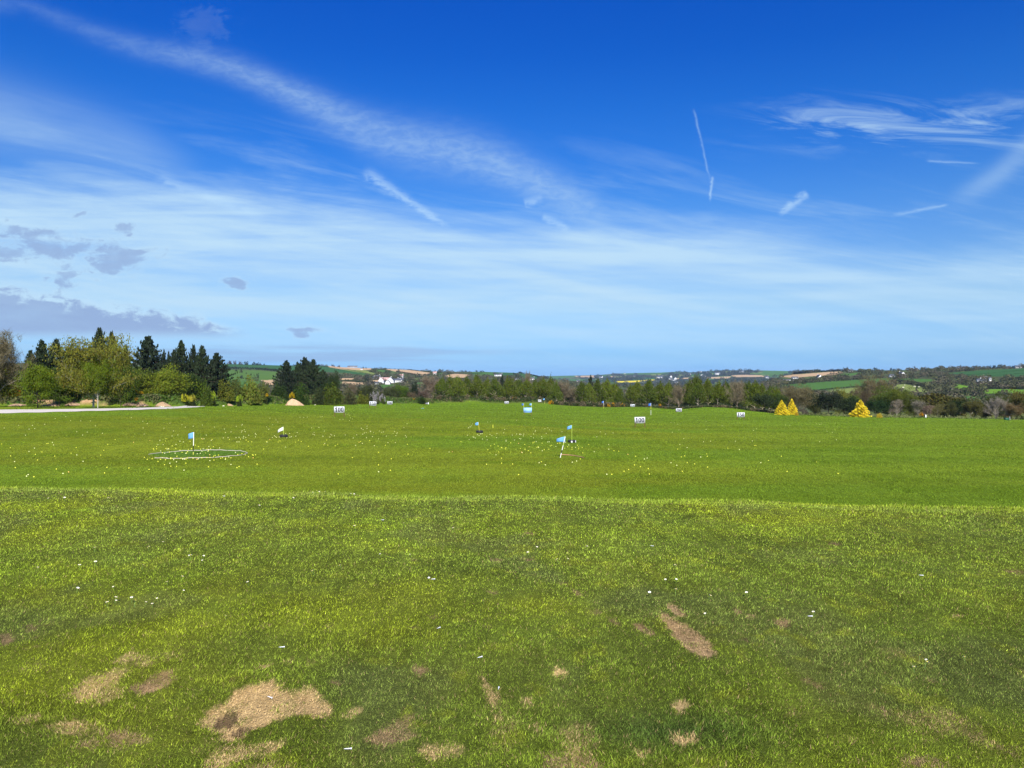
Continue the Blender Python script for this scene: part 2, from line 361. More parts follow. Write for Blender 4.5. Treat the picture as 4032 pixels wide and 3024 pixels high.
# ------------------------------------------------------------------ materials
def mat_simple(name, col, rough=0.7, noise=0.12, scale=8.0, attr=False, objcol=False, spec=0.3, trans=0.0, bump=0.0, metal=0.0):
    m = bpy.data.materials.new(name); m.use_nodes = True; k = NT(m.node_tree)
    out = k.new('ShaderNodeOutputMaterial'); bs = k.new('ShaderNodeBsdfPrincipled')
    tc = k.new('ShaderNodeTexCoord')
    c = (*col[:3], 1.0)
    nz = k.noise(tc.outputs['Object'], scale, 5, 0.6)
    f = k.m('MULTIPLY_ADD', nz, 2 * noise, 1.0 - noise)
    cc = k.xyz(f, f, f)
    base = k.mix(1.0, c, cc, 'MULTIPLY')
    if attr:
        at = k.new('ShaderNodeAttribute', attribute_name='Col'); base = k.mix(1.0, base, at.outputs['Color'], 'MULTIPLY')
    if objcol:
        oi = k.new('ShaderNodeObjectInfo'); base = k.mix(1.0, base, oi.outputs['Color'], 'MULTIPLY')
    k.l.new(base, bs.inputs['Base Color'])
    bs.inputs['Roughness'].default_value = rough; bs.inputs['Specular IOR Level'].default_value = spec; bs.inputs['Metallic'].default_value = metal
    if bump:
        bp = k.new('ShaderNodeBump'); bp.inputs['Strength'].default_value = bump; bp.inputs['Distance'].default_value = 0.02
        k.l.new(nz, bp.inputs['Height']); k.l.new(bp.outputs[0], bs.inputs['Normal'])
    if trans:
        tr = k.new('ShaderNodeBsdfTranslucent'); k.l.new(base, tr.inputs[0])
        mx = k.new('ShaderNodeMixShader'); mx.inputs[0].default_value = trans
        k.l.new(bs.outputs[0], mx.inputs[1]); k.l.new(tr.outputs[0], mx.inputs[2]); k.l.new(mx.outputs[0], out.inputs[0])
    else: k.l.new(bs.outputs[0], out.inputs[0])
    return m
M_leaf = mat_simple('foliage', (1, 1, 1), 0.7, 0.15, 0.6, attr=True, objcol=True, spec=0.05, trans=0.30)
M_bark = mat_simple('bark', (1, 1, 1), 0.85, 0.25, 3.0, attr=True, objcol=True, spec=0.1)
M_blade = mat_simple('grass_blade', (1, 1, 1), 0.6, 0.10, 3.0, attr=True, spec=0.06, trans=0.30)
M_white = mat_simple('white_paint', (0.78, 0.79, 0.78), 0.45, 0.05, 6)
M_frame = mat_simple('grey_frame', (0.25, 0.26, 0.27), 0.5, 0.1, 6)
M_black = mat_simple('black_lettering', (0.012, 0.012, 0.025), 0.6, 0.05, 6)
M_wood = mat_simple('brown_wood', (0.16, 0.075, 0.04), 0.8, 0.2, 10)
M_tyre = mat_simple('tyre_rubber', (0.018, 0.018, 0.02), 0.65, 0.3, 20, bump=0.3)
M_flagb = mat_simple('blue_flag_cloth', (0.17, 0.42, 0.75), 0.7, 0.08, 4, trans=0.3)
M_flagd = mat_simple('dark_blue_flag_cloth', (0.05, 0.17, 0.55), 0.7, 0.08, 4, trans=0.3)
M_flagw = mat_simple('white_flag_cloth', (0.8, 0.79, 0.76), 0.7, 0.05, 4, trans=0.3)
M_pole = mat_simple('banded_pole', (1, 1, 1), 0.4, 0.05, 6, attr=True)
M_ball = mat_simple('golf_ball', (1, 1, 1), 0.3, 0.03, 6, objcol=True, spec=0.5)
M_hose = mat_simple('pale_hose', (0.46, 0.40, 0.32), 0.5, 0.12, 2)
M_hose2 = mat_simple('clay_hose', (0.42, 0.22, 0.12), 0.6, 0.15, 2)
M_soil = mat_simple('sandy_soil', (0.43, 0.295, 0.175), 0.95, 0.25, 2.0, spec=0.05, attr=True, bump=0.8)
M_gravel = mat_simple('pale_gravel', (0.50, 0.46, 0.41), 0.95, 0.16, 1.3, spec=0.05)
M_stone = mat_simple('pale_stone', (0.62, 0.58, 0.46), 0.9, 0.2, 3)
M_wall = mat_simple('white_render', (0.64, 0.63, 0.61), 0.8, 0.06, 0.6)
M_roof = mat_simple('slate_roof', (0.07, 0.075, 0.09), 0.7, 0.2, 0.8, objcol=True)
M_glass = mat_simple('dark_window_glass', (0.03, 0.035, 0.045), 0.15, 0.05, 1, spec=0.6)
M_blue = mat_simple('pale_blue_panel', (0.26, 0.47, 0.80), 0.5, 0.12, 3)
M_teal = mat_simple('teal_plastic', (0.12, 0.42, 0.42), 0.4, 0.05, 3)
M_sheep = mat_simple('fleece', (1, 1, 1), 0.95, 0.1, 6, objcol=True)
M_petal = mat_simple('daisy_petals', (0.82, 0.82, 0.80), 0.6, 0.05, 60, attr=True)
M_tee = mat_simple('white_tee', (0.66, 0.68, 0.70), 0.45, 0.10, 60)

def mat_ground():
    m = bpy.data.materials.new('turf'); m.use_nodes = True; k = NT(m.node_tree)
    out = k.new('ShaderNodeOutputMaterial'); bs = k.new('ShaderNodeBsdfPrincipled')
    tc = k.new('ShaderNodeTexCoord'); P = tc.outputs['Object']
    at = k.new('ShaderNodeAttribute', attribute_name='Col')
    n1 = k.noise(P, 55.0, 4, 0.7); n2 = k.noise(P, 9.0, 5, 0.65); n3 = k.noise(P, 1.6, 5, 0.6); n4 = k.noise(P, 0.35, 5, 0.6)
    s = k.m('MULTIPLY_ADD', n1, 0.9, k.m('MULTIPLY', n2, 0.75))
    mp = k.new('ShaderNodeMapping'); mp.inputs['Scale'].default_value = (6.0, 0.9, 1.0); k.l.new(P, mp.inputs[0]); n5 = k.noise(mp.outputs[0], 1.0, 4, 0.7); mp2 = k.new('ShaderNodeMapping'); mp2.inputs['Scale'].default_value = (1.1, .35, 1.0); k.l.new(P, mp2.inputs[0]); n6 = k.noise(mp2.outputs[0], 1.0, 4, 0.65)
    s = k.m('ADD', s, k.m('ADD', k.m('MULTIPLY_ADD', n5, 1.3, -.65), k.m('MULTIPLY_ADD', n6, .7, -.35)))
    s = k.m('MULTIPLY_ADD', n3, 0.55, s); s = k.m('MULTIPLY_ADD', n4, 0.5, s)     # mean 1.35
    f = k.m('MULTIPLY_ADD', k.m('SUBTRACT', s, 1.35), 1.05, 1.0)
    f = k.m('MAXIMUM', f, 0.25)
    base = k.mix(1.0, at.outputs['Color'], k.xyz(f, f, f), 'MULTIPLY')
    hue = k.step(k.noise(P, 0.9, 5, 0.6), 0.40, 0.66)
    base = k.mix(k.m('MULTIPLY', hue, 0.35), base, k.mix(1.0, base, (1.25, 1.02, 0.75, 1), 'MULTIPLY'))
    k.l.new(base, bs.inputs['Base Color']); bs.inputs['Roughness'].default_value = 1.0; bs.inputs['Specular IOR Level'].default_value = 0.02
    bp = k.new('ShaderNodeBump'); bp.inputs['Strength'].default_value = 0.7; bp.inputs['Distance'].default_value = 0.03
    k.l.new(s, bp.inputs['Height']); k.l.new(bp.outputs[0], bs.inputs['Normal'])
    k.l.new(bs.outputs[0], out.inputs[0]); return m
M_turf = mat_ground()
def mat_hill():
    m = bpy.data.materials.new('hill_fields'); m.use_nodes = True; k = NT(m.node_tree)
    out = k.new('ShaderNodeOutputMaterial'); bs = k.new('ShaderNodeBsdfPrincipled')
    tc = k.new('ShaderNodeTexCoord'); at = k.new('ShaderNodeAttribute', attribute_name='Col')
    n = k.noise(tc.outputs['Object'], 0.03, 7, 0.65); f = k.m('MULTIPLY_ADD', n, 0.5, 0.75)
    base = k.mix(1.0, at.outputs['Color'], k.xyz(f, f, f), 'MULTIPLY')
    k.l.new(base, bs.inputs['Base Color']); bs.inputs['Roughness'].default_value = 1.0; bs.inputs['Specular IOR Level'].default_value = 0.0
    k.l.new(bs.outputs[0], out.inputs[0]); return m
M_hill = mat_hill()

# ------------------------------------------------------------------ worn patches on the tee lawn (outlines in the photo's own pixels, laid on the flat lawn)
def z7(p): return [(x * .7233, 2300 + y * .7233) for x, y in p]
def z8(p): return [(2200 + x * .828, 2200 + y * .828) for x, y in p]
def toground(p): return np.array([((x - CX) / F * (EYE * F / (y - HR)), EYE * F / (y - HR)) for x, y in p])
STRAW = np.array([0.46, 0.33, 0.150]); SOIL = np.array([0.205, 0.142, 0.070]); DARK = np.array([0.085, 0.055, 0.03])
PATCH = [  # outline, strength, colour
    (z7([(1070, 760), (1150, 690), (1230, 640), (1290, 570), (1400, 540), (1500, 515), (1520, 560), (1600, 575), (1700, 545), (1740, 620), (1820, 670), (1760, 730), (1650, 700), (1500, 735), (1370, 780), (1300, 850), (1200, 840), (1180, 770)]), 1.0, STRAW),
    (z7([(1185, 720), (1250, 695), (1290, 745), (1200, 775)]), 0.75, SOIL * .75), (z7([(1270, 780), (1370, 775), (1330, 810), (1270, 808)]), 0.7, SOIL * .75),
    (z7([(700, 570), (780, 535), (850, 490), (900, 460), (950, 470), (930, 530), (840, 580), (760, 595)]), 1.0, SOIL * 1.3),
    (z7([(350, 610), (500, 500), (650, 450), (700, 470), (620, 560), (700, 600), (560, 650), (430, 640)]), 0.55, STRAW),
    (z7([(600, 420), (720, 370), (850, 430), (800, 455), (700, 430)]), 0.5, STRAW),
    (z7([(230, 770), (400, 740), (540, 780), (420, 805)]), 0.6, STRAW * .9),
    (z7([(560, 820), (680, 790), (830, 850), (700, 890), (600, 875)]), 0.7, SOIL * 1.4),
    (z7([(400, 860), (540, 840), (520, 905), (430, 900)]), 0.6, SOIL * 1.4),
    (z7([(100, 720), (200, 710), (200, 740), (120, 745)]), 0.6, STRAW * .8),
    (z7([(0, 280), (60, 268), (78, 310), (40, 335), (0, 348)]), 1.0, SOIL),
    (z7([(130, 235), (188, 228), (192, 262), (140, 275)]), 1.0, SOIL * .8),
    (z7([(1100, 990), (1180, 890), (1400, 860), (1570, 850), (1490, 930), (1300, 950), (1200, 1010)]), 0.6, STRAW),
    (z7([(1980, 850), (2080, 780), (2230, 700), (2260, 820), (2120, 870)]), 0.75, SOIL * 1.3),
    (z7([(1870, 700), (1960, 660), (1975, 680), (1900, 712)]), 0.8, STRAW),
    (z7([(1560, 410), (1600, 400), (1580, 432)]), 0.7, STRAW), (z7([(1680, 415), (1705, 420), (1695, 438)]), 0.7, STRAW),
    (z7([(1410, 450), (1470, 412), (1475, 425), (1430, 462)]), 0.6, STRAW),
    (z7([(1340, 990), (1500, 960), (1620, 1010), (1300, 1030)]), 0.5, SOIL * 1.3),
    (z8([(476, 245), (520, 265), (560, 290), (640, 340), (700, 390), (748, 465), (700, 478), (620, 440), (560, 390), (520, 330)]), 1.0, SOIL * 1.75),
    (z8([(512, 212), (560, 225), (612, 275), (575, 275), (530, 250)]), 1.0, SOIL * 1.5),
    (z8([(250, 280), (290, 298), (296, 322), (255, 306)]), 0.9, SOIL), (z8([(345, 305), (400, 310), (455, 355), (420, 360), (360, 330)]), 0.85, SOIL * 1.2),
    (z8([(535, 685), (600, 683), (618, 720), (570, 742)]), 0.95, STRAW), (z8([(515, 825), (600, 842), (690, 850), (640, 875), (560, 888)]), 0.9, STRAW),
    (z8([(835, 232), (880, 262), (850, 268)]), 0.8, SOIL * 1.3), (z8([(895, 262), (940, 280), (905, 284)]), 0.7, SOIL * 1.3), (z8([(1020, 286), (1112, 300), (1060, 335)]), 0.75, SOIL * 1.3),
    (z8([(1160, 568), (1285, 628), (1240, 630), (1180, 598)]), 0.7, SOIL), (z8([(1070, 705), (1165, 748), (1100, 745)]), 0.6, SOIL * 1.2),
    (z8([(1535, 722), (1600, 745), (1560, 762)]), 0.8, SOIL * 1.3), (z8([(1735, 570), (1800, 595), (1760, 602)]), 0.8, SOIL),
    (z8([(1640, 945), (1810, 955), (1830, 1010), (1640, 1010)]), 0.6, SOIL * 1.2), (z8([(-60, 930), (180, 940), (200, 1010), (-60, 1010)]), 0.55, SOIL * 1.3),
    (z8([(-10, 510), (40, 540), (10, 572), (-20, 550)]), 0.8, STRAW), (z8([(60, 150), (110, 165), (90, 182)]), 0.8, SOIL), (z8([(870, 375), (905, 385), (885, 402)]), 0.9, DARK),
    (z8([(1870, 260), (1920, 275), (1890, 290)]), 0.5, STRAW), (z8([(2110, 50), (2212, 60), (2190, 85)]), 0.6, SOIL), (z8([(2070, 900), (2212, 930), (2160, 950)]), 0.5, SOIL),
    (z8([(350, 900), (440, 925), (380, 945)]), 0.6, STRAW), (z8([(1370, 868), (1420, 878), (1390, 888)]), 0.6, STRAW),
    ([(1620, 2620), (1690, 2625), (1680, 2655), (1640, 2660)], 0.8, SOIL * 1.2), ([(1890, 2650), (1960, 2740), (1945, 2790), (1985, 2830), (1960, 2850)], 0.6, STRAW),
    ([(2040, 2755), (2090, 2755), (2085, 2785)], 0.8, STRAW), ([(1920, 2325), (1955, 2328), (1940, 2345)], 0.8, SOIL), ([(2250, 2320), (2285, 2330), (2280, 2345)], 0.7, SOIL),
    ([(1650, 2930), (1800, 2930), (1830, 2960), (1700, 2990)], 0.6, STRAW), ([(2150, 2960), (2240, 2955), (2230, 3040), (2130, 3040)], 0.6, SOIL * 1.2),
]
for q in range(26):
    rr = random.Random(q * 7 + 1); x = rr.uniform(0, 4032); y = rr.uniform(2080, 2700); w = rr.uniform(12, 34); h = rr.uniform(4, 9)
    PATCH.append(([(x - w, y), (x - w * .3, y - h), (x + w, y - h * .2), (x + w * .4, y + h)], 0.6, SOIL * rr.uniform(.6, 1.1)))
PATCH = [(toground(p), s, c) for p, s, c in PATCH]
def inside(P, X, Y):
    c = np.zeros(X.shape, bool); n = len(P)
    for i in range(n):
        x0, y0 = P[i]; x1, y1 = P[(i + 1) % n]
        if y0 == y1: continue
        c ^= ((y0 > Y) != (y1 > Y)) & (X < (x1 - x0) * (Y - y0) / (y1 - y0) + x0)
    return c
def worn(X, Y):
    """strength 0..1 and colour of worn ground on the lawn"""
    w = np.zeros(X.shape); C = np.zeros(X.shape + (3,)); sel0 = (Y < 12.5) & (Y > 2)
    W3 = [(X + (fbm(X * f, Y * f, 3, 31 + f) - .5) * a, Y + (fbm(X * f, Y * f, 3, 47 + f) - .5) * a * 1.5) for f, a in ((9, .09), (16, .10), (26, .10), (45, .12))]
    for P, s, c in PATCH:
        lo = P.min(0) - .1; hi = P.max(0) + .1
        sel = np.where(sel0 & (X > lo[0]) & (X < hi[0]) & (Y > lo[1]) & (Y < hi[1]))
        if len(sel[0]) == 0: continue
        f = sum(inside(P, wx[sel], wy[sel]).astype(float) for wx, wy in W3) / 4
        i = f > .1; k = tuple(q[i] for q in sel); w[k] = np.maximum(w[k], s * f[i] * (.62 + .38 * sstep(fbm(X[k] / .09, Y[k] / .12, 3, 611), .34, .52))); C[k] = c * (.80 + .42 * fbm(X[k] / .06, Y[k] / .09, 3, 612))[:, None]
    # a thin scatter of dead thatch through the lower lawn
    n = fbm(X * 3.1, Y * 2.1, 5, 77); t = sstep(n, .62, .85) * .40 * (1 - sstep(Y, 3.4, 4.8)); m = (t > .03) & (w < t) & sel0; C[m] = STRAW * .8; w[m] = t[m]
    return w, C
def turf_col(X, Y):
    """base colour of the living turf"""
    n1 = fbm(X / 1.3, Y / 1.3, 4, 3); n2 = fbm(X / 3.5 + 9, Y / 2.5, 4, 13); n3 = fbm(X / .35, Y / .35, 3, 23)
    g = np.array([0.205, 0.300, 0.026]); y = np.array([0.270, 0.350, 0.024]); d = np.array([0.165, 0.245, 0.032])
    a = sstep(n1, .42, .68)[..., None]; b = sstep(n2, .48, .68)[..., None]
    c = g * (1 - a) + y * a; c = c * (1 - b * .8) + d * b * .8
    # lush dark patch by the lower edge
    q = np.exp(-(((X - 0.72) / .48) ** 2 + ((Y - 3.35) / .22) ** 2))[..., None]; c = c * (1 - .75 * q) + np.array([.045, .105, .028]) * .75 * q
    n5 = fbm(X / .55 + 3, Y / .8, 4, 53); n6 = fbm(X / .16, Y / .22, 3, 57); n7 = fbm(X / .9 + 7, Y / 1.3, 4, 59)
    c = c * (0.70 + .30 * n3 + .34 * n5)[..., None]
    e = sstep(n7, .55, .72)[..., None] * .55; c = c * (1 - e) + np.array([.165, .215, .060]) * e        # greyer, duller turf
    cl = (sstep(n6, .62, .72) * sstep(n2, .35, .6))[..., None] * .55; c = c * (1 - cl) + np.array([.30, .38, .035]) * cl     # clover and moss tufts
    # light rim of longer grass where the tee ends
    d_ = Y - edge_y(X); r = (sstep(d_, -1.9, -.4) * (1 - sstep(d_, .2, 1.2)))[..., None]
    c = c * (1 - r * .4) + np.array([.17, .24, .035]) * r * .4
    return c
def field_col(X, Y):
    n1 = fbm(X / 22, Y / 12, 4, 63); n2 = fbm(X / 6, Y / 3.2, 4, 73); u = X / np.maximum(Y, 5)
    ol = np.array([0.134, 0.170, 0.013]); g = np.array([0.110, 0.172, 0.013]); far = np.array([0.110, 0.185, 0.012]); dk = np.array([0.074, 0.128, 0.006])
    a = (sstep(n1, .36, .62) * (1 - sstep(Y, 75, 125)) * (1 - .7 * sstep(u, .15, .5)))[..., None]
    c = g * (1 - a) + ol * a
    f = sstep(Y, 120, 200)[..., None]; c = c * (1 - f) + far * f
    s = sstep(n2, .52, .72)[..., None] * .4; c = c * (1 - s) + dk * s
    st = fbm(X / 30, Y / 5.5, 3, 93); c = c * (0.93 + .15 * sstep(st, .3, .7))[..., None]
    b = bank(X, Y); e = sstep(b, .12, .4)[..., None]; sc = (sstep(fbm(X / 3.0, Y / 3.0, 3, 55), .54, .60) * (b < .95) * (u < -.42))[..., None]
    bg = np.array([.060, .100, .022]) * (.6 + .8 * fbm(X / 1.5, Y / 1.5, 3, 56))[..., None]
    c = c * (1 - e) + (bg * (1 - sc) + np.array([.40, .25, .14]) * sc) * e
    # rough pale grass beyond the mown range
    ro = (sstep(Y - np.interp(u, Ug, YC), 3.0, 7.0))[..., None]; c = c * (1 - ro) + np.array([.105, .130, .032]) * (.7 + .6 * fbm(X / 2, Y / 2, 3, 58))[..., None] * ro
    # greener, longer turf inside the hose ring
    q = sstep(3.1 - np.hypot(X + 20.2, Y - 48.4), 0, .5)[..., None]; c = c * (1 - .7 * q) + np.array([.06, .14, .02]) * .7 * q
    return c
def ground_col(X, Y):
    d = Y - edge_y(X); m = sstep(d, .2, 1.6)[..., None]
    c = turf_col(X, Y) * (1 - m) + field_col(X, Y) * m
    f = (sstep(Y, 0, 60) * 0)[..., None]
    return c * (1 - f)

def build_ground():
    ys = np.concatenate([[-60, -30, -15, -8, -4, -2, 0, 1, 1.8], np.linspace(2.3, 12.5, 330), np.linspace(12.9, 33, 50), np.geomspace(33.6, 300, 240), np.linspace(305, 420, 22)])
    us = np.concatenate([[-8, -6, -4, -2.2, -1.4, -1.05], np.linspace(-.86, .86, 640), [1.05, 1.4, 2.2, 4, 6, 8]])
    w = np.maximum(ys, 2.0); w[ys < 2] = 2.0
    Y, U = np.meshgrid(ys, us, indexing='ij'); X = U * w[:, None]
    Z = G(X, Y)
    C = ground_col(X, Y)
    wn, WC = worn(X, Y)
    soil = np.array([.10, .085, .035])
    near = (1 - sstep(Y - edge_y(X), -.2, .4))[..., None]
    C = C * (1 - near) + (C * .30 + soil * .22) * near  # soil and turf under the blades, darkened for the shadow gaps between them
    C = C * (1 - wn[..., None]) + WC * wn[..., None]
    Z = Z - 0.012 * wn
    V = np.stack([X, Y, Z], -1).reshape(-1, 3)
    n, m = Y.shape; i = np.arange(n - 1)[:, None]; j = np.arange(m - 1)[None, :]; a = i * m + j
    Fq = np.stack([a, a + 1, a + m + 1, a + m], -1).reshape(-1, 4)
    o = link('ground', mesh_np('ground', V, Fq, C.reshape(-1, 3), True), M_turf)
    tag(o, kind='structure')
build_ground()

# ------------------------------------------------------------------ grass blades on the tee
def build_blades():
    rng = np.random.default_rng(4)
    def batch(n, ylo, yhi, p, umax=.76):
        # density falls as Y ** -p
        r = rng.random(n); e = 2 - p
        Y = (ylo ** e + r * (yhi ** e - ylo ** e)) ** (1 / e)
        X = (rng.random(n) * 2 - 1) * (umax * Y)
        return X, Y
    X, Y = batch(1400000, 2.75, 11.9, 1.75)
    d = Y - edge_y(X)
    ok = d < 0.9 ; X, Y, d = X[ok], Y[ok], d[ok]
    w, WC = worn(X, Y)
    keep = rng.random(len(X)) > w * .62
    X, Y, d, w, WC = X[keep], Y[keep], d[keep], w[keep], WC[keep]
    n = len(X)
    C = turf_col(X, Y)
    L = rng.uniform(.010, .025, n) * (1 + .35 * (fbm(X / .5, Y / .5, 2, 88) - .5) * 2)
    lush = np.exp(-(((X - 0.72) / .48) ** 2 + ((Y - 3.35) / .22) ** 2)); L *= 1 + .5 * lush
    L = np.where(w > .2, L * .75, L)
    rim = sstep(d, -1.3, -.1); L *= 1 + 1.9 * rim * rng.random(n) ** 1.5 * (.4 + 1.2 * fbm(X / .5, Y / .5, 2, 188))
    wd = np.maximum(.0027, Y * .0006) * rng.uniform(.8, 1.4, n)
    az = rng.uniform(0, 2 * np.pi, n) ; lean = rng.uniform(.35, 1.5, n)
    clump = fbm(X / .07, Y / .07, 2, 99) * 6.28; az = az * .7 + clump * 1.2
    Z = G(X, Y) - .004
    dx, dy, dz = np.sin(lean) * np.cos(az), np.sin(lean) * np.sin(az), np.cos(lean)
    fa = rng.uniform(0, 2 * np.pi, n); sx, sy = np.cos(fa), np.sin(fa)
    B0 = np.stack([X - sx * wd / 2, Y - sy * wd / 2, Z], -1); B1 = np.stack([X + sx * wd / 2, Y + sy * wd / 2, Z], -1)
    T = np.stack([X + dx * L, Y + dy * L, Z + dz * L], -1)
    V = np.stack([B0, B1, T], 1).reshape(-1, 3)
    br = (.22 + 1.95 * rng.random(n) ** 1.7)[:, None] * (.62 + .76 * fbm(X / .05, Y / .05, 2, 301))[:, None] * (.80 + .42 * sstep(Y, 3, 7.5))[:, None]  # nearer blades coloured darker, standing for the deeper shadows seen among them
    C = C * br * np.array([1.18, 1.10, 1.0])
    st = rng.random(n) < .035; C[st] = STRAW * rng.uniform(.7, 1.25, (st.sum(), 1))
    hi = rng.random(n) < .05; C[hi] = C[hi] * 1.6 + np.array([.04, .055, .002])
    m = (w > .08) & (rng.random(n) < np.minimum(w * 1.15, .96)); C[m] = (WC[m] * 1.3 + .01) * rng.uniform(.65, 1.35, (m.sum(), 1))
    # tufts of the mown range beyond, down the slope and over the field
    n2 = 420000; yr = rng.random(n2); Y = 1 / (1 / 24.0 - yr * (1 / 24.0 - 1 / 210.0)); X = (rng.random(n2) * 2 - 1) * .73 * Y
    k = Y < np.interp(X / Y, Ug, YC) + 2; X, Y = X[k], Y[k]; n2 = len(X); Z = G(X, Y) - .006
    q = rng.uniform(.5, 1.6, n2); w2 = Y * .00075 * q; h2 = rng.uniform(.012, .030, n2) * (1 + Y / 90) * (1 + 1.0 * sstep(fbm(X / 1.2, Y / 3, 3, 66), .55, .75)); fa = rng.uniform(-1.2, 1.2, n2)
    B0 = np.stack([X - w2 * np.cos(fa), Y - w2 * np.sin(fa), Z], -1); B1 = np.stack([X + w2 * np.cos(fa), Y + w2 * np.sin(fa), Z], -1); T = np.stack([X + rng.normal(0, .3, n2) * w2, Y + h2 * rng.uniform(-.3, 1.6, n2), Z + h2], -1)
    V2 = np.stack([B0, B1, T], 1).reshape(-1, 3); C2 = field_col(X, Y) * (.55 + 1.15 * rng.random(n2) ** 1.5)[:, None] * np.array([.98, 1.0, 1.0])
    V = np.concatenate([V, V2]); C = np.concatenate([C, C2]); n = n + n2
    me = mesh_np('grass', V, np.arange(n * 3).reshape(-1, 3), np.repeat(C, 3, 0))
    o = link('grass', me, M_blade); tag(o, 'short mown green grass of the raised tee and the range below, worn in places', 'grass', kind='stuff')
build_blades()
# ------------------------------------------------------------------ far hills
def poly_paint(C, PX, R, items):
    for pts, col in items:
        P = np.array(pts, float); m = inside(P, PX, R); C[m] = col
GRN = (.062, .135, .030); DGRN = (.038, .098, .032); LGRN = (.075, .140, .030); BRT = (.110, .215, .022); TAN = (.42, .29, .165); PALE = (.165, .205, .055); WOOD = (.046, .050, .024); HEDGE = (.022, .028, .014); RAPE = (.62, .50, .02)
NEARF = [
    ([(860, 1425), (1250, 1440), (1390, 1457), (1480, 1480), (1330, 1467), (1100, 1460), (1000, 1451), (860, 1450)], DGRN),
    ([(880, 1455), (1000, 1458), (1095, 1464), (1092, 1495), (1030, 1497), (880, 1500)], LGRN),
    ([(900, 1500), (1030, 1500), (1028, 1560), (900, 1560)], GRN),
    ([(1028, 1496), (1082, 1496), (1078, 1516), (1040, 1514)], TAN),
    ([(1290, 1440), (1330, 1444), (1460, 1449), (1462, 1456), (1430, 1458), (1350, 1455), (1300, 1447)], TAN),
    ([(1350, 1456), (1440, 1458), (1475, 1470), (1480, 1478), (1460, 1474)], PALE),
    ([(1478, 1455), (1530, 1458), (1560, 1464), (1480, 1466)], GRN),
    ([(1508, 1452), (1620, 1457), (1697, 1468), (1668, 1479), (1640, 1477), (1560, 1464)], TAN),
    ([(1278, 1473), (1296, 1475), (1290, 1484), (1279, 1484)], LGRN),
    ([(1331, 1489), (1395, 1488), (1392, 1496), (1335, 1496)], TAN), ([(1345, 1502), (1442, 1507), (1432, 1514), (1390, 1520), (1352, 1514)], TAN),
    ([(1430, 1500), (1512, 1494), (1520, 1501), (1470, 1506)], TAN), ([(1605, 1488), (1650, 1492), (1640, 1496)], PALE), ([(1590, 1500), (1612, 1503), (1610, 1507)], TAN),
    ([(1495, 1515), (1552, 1514), (1560, 1532), (1500, 1534)], GRN), ([(1636, 1508), (1680, 1505), (1690, 1520), (1650, 1530)], GRN),
    ([(1752, 1480), (1790, 1471), (1838, 1474), (1852, 1478), (1828, 1487), (1770, 1487)], TAN), ([(1700, 1466), (1760, 1470), (1745, 1474), (1700, 1472)], GRN),
    ([(1852, 1466), (1945, 1464), (1945, 1478), (1860, 1474)], GRN), ([(1948, 1467), (2020, 1467), (2020, 1480), (1960, 1478)], DGRN),
    ([(2000, 1467), (2038, 1468), (2034, 1480), (2000, 1481)], DGRN), ([(2042, 1468), (2070, 1472), (2126, 1486), (2110, 1494), (2080, 1492), (2040, 1480)], DGRN),
    ([(3055, 1517), (3180, 1507), (3395, 1494), (3520, 1488), (3500, 1512), (3385, 1521), (3300, 1528), (3190, 1543), (3150, 1530)], GRN),
    ([(3225, 1547), (3300, 1533), (3400, 1524), (3500, 1518), (3450, 1550), (3300, 1560)], PALE),
    ([(3060, 1483), (3120, 1475), (3290, 1463), (3320, 1463), (3300, 1471), (3240, 1479), (3120, 1488), (3095, 1485)], TAN), ([(3255, 1477), (3316, 1464), (3320, 1467), (3272, 1478)], TAN),
    ([(3310, 1474), (3400, 1466), (3390, 1475), (3310, 1480)], GRN),
    ([(3698, 1472), (3850, 1459), (4060, 1448), (4300, 1442), (4300, 1500), (4032, 1486), (3940, 1483), (3860, 1482), (3750, 1475)], DGRN),
    ([(3510, 1517), (3560, 1512), (3640, 1525), (3675, 1546), (3610, 1557), (3510, 1540)], PALE), ([(3530, 1492), (3600, 1492), (3590, 1500), (3530, 1499)], GRN), ([(3520, 1500), (3560, 1503), (3540, 1509), (3520, 1508)], PALE), ([(3560, 1490), (3700, 1494), (3690, 1506), (3600, 1502)], GRN), ([(3820, 1502), (3900, 1512), (3850, 1516)], PALE),
    ([(3735, 1511), (3780, 1514), (3836, 1525), (3818, 1536), (3768, 1532)], BRT), ([(3860, 1531), (4032, 1533), (4200, 1540), (4200, 1556), (3880, 1551)], BRT),
    ([(3790, 1558), (3960, 1562), (4060, 1560), (4060, 1580), (3800, 1578)], GRN), ([(3520, 1475), (3545, 1476), (3535, 1482), (3520, 1481)], GRN),
]
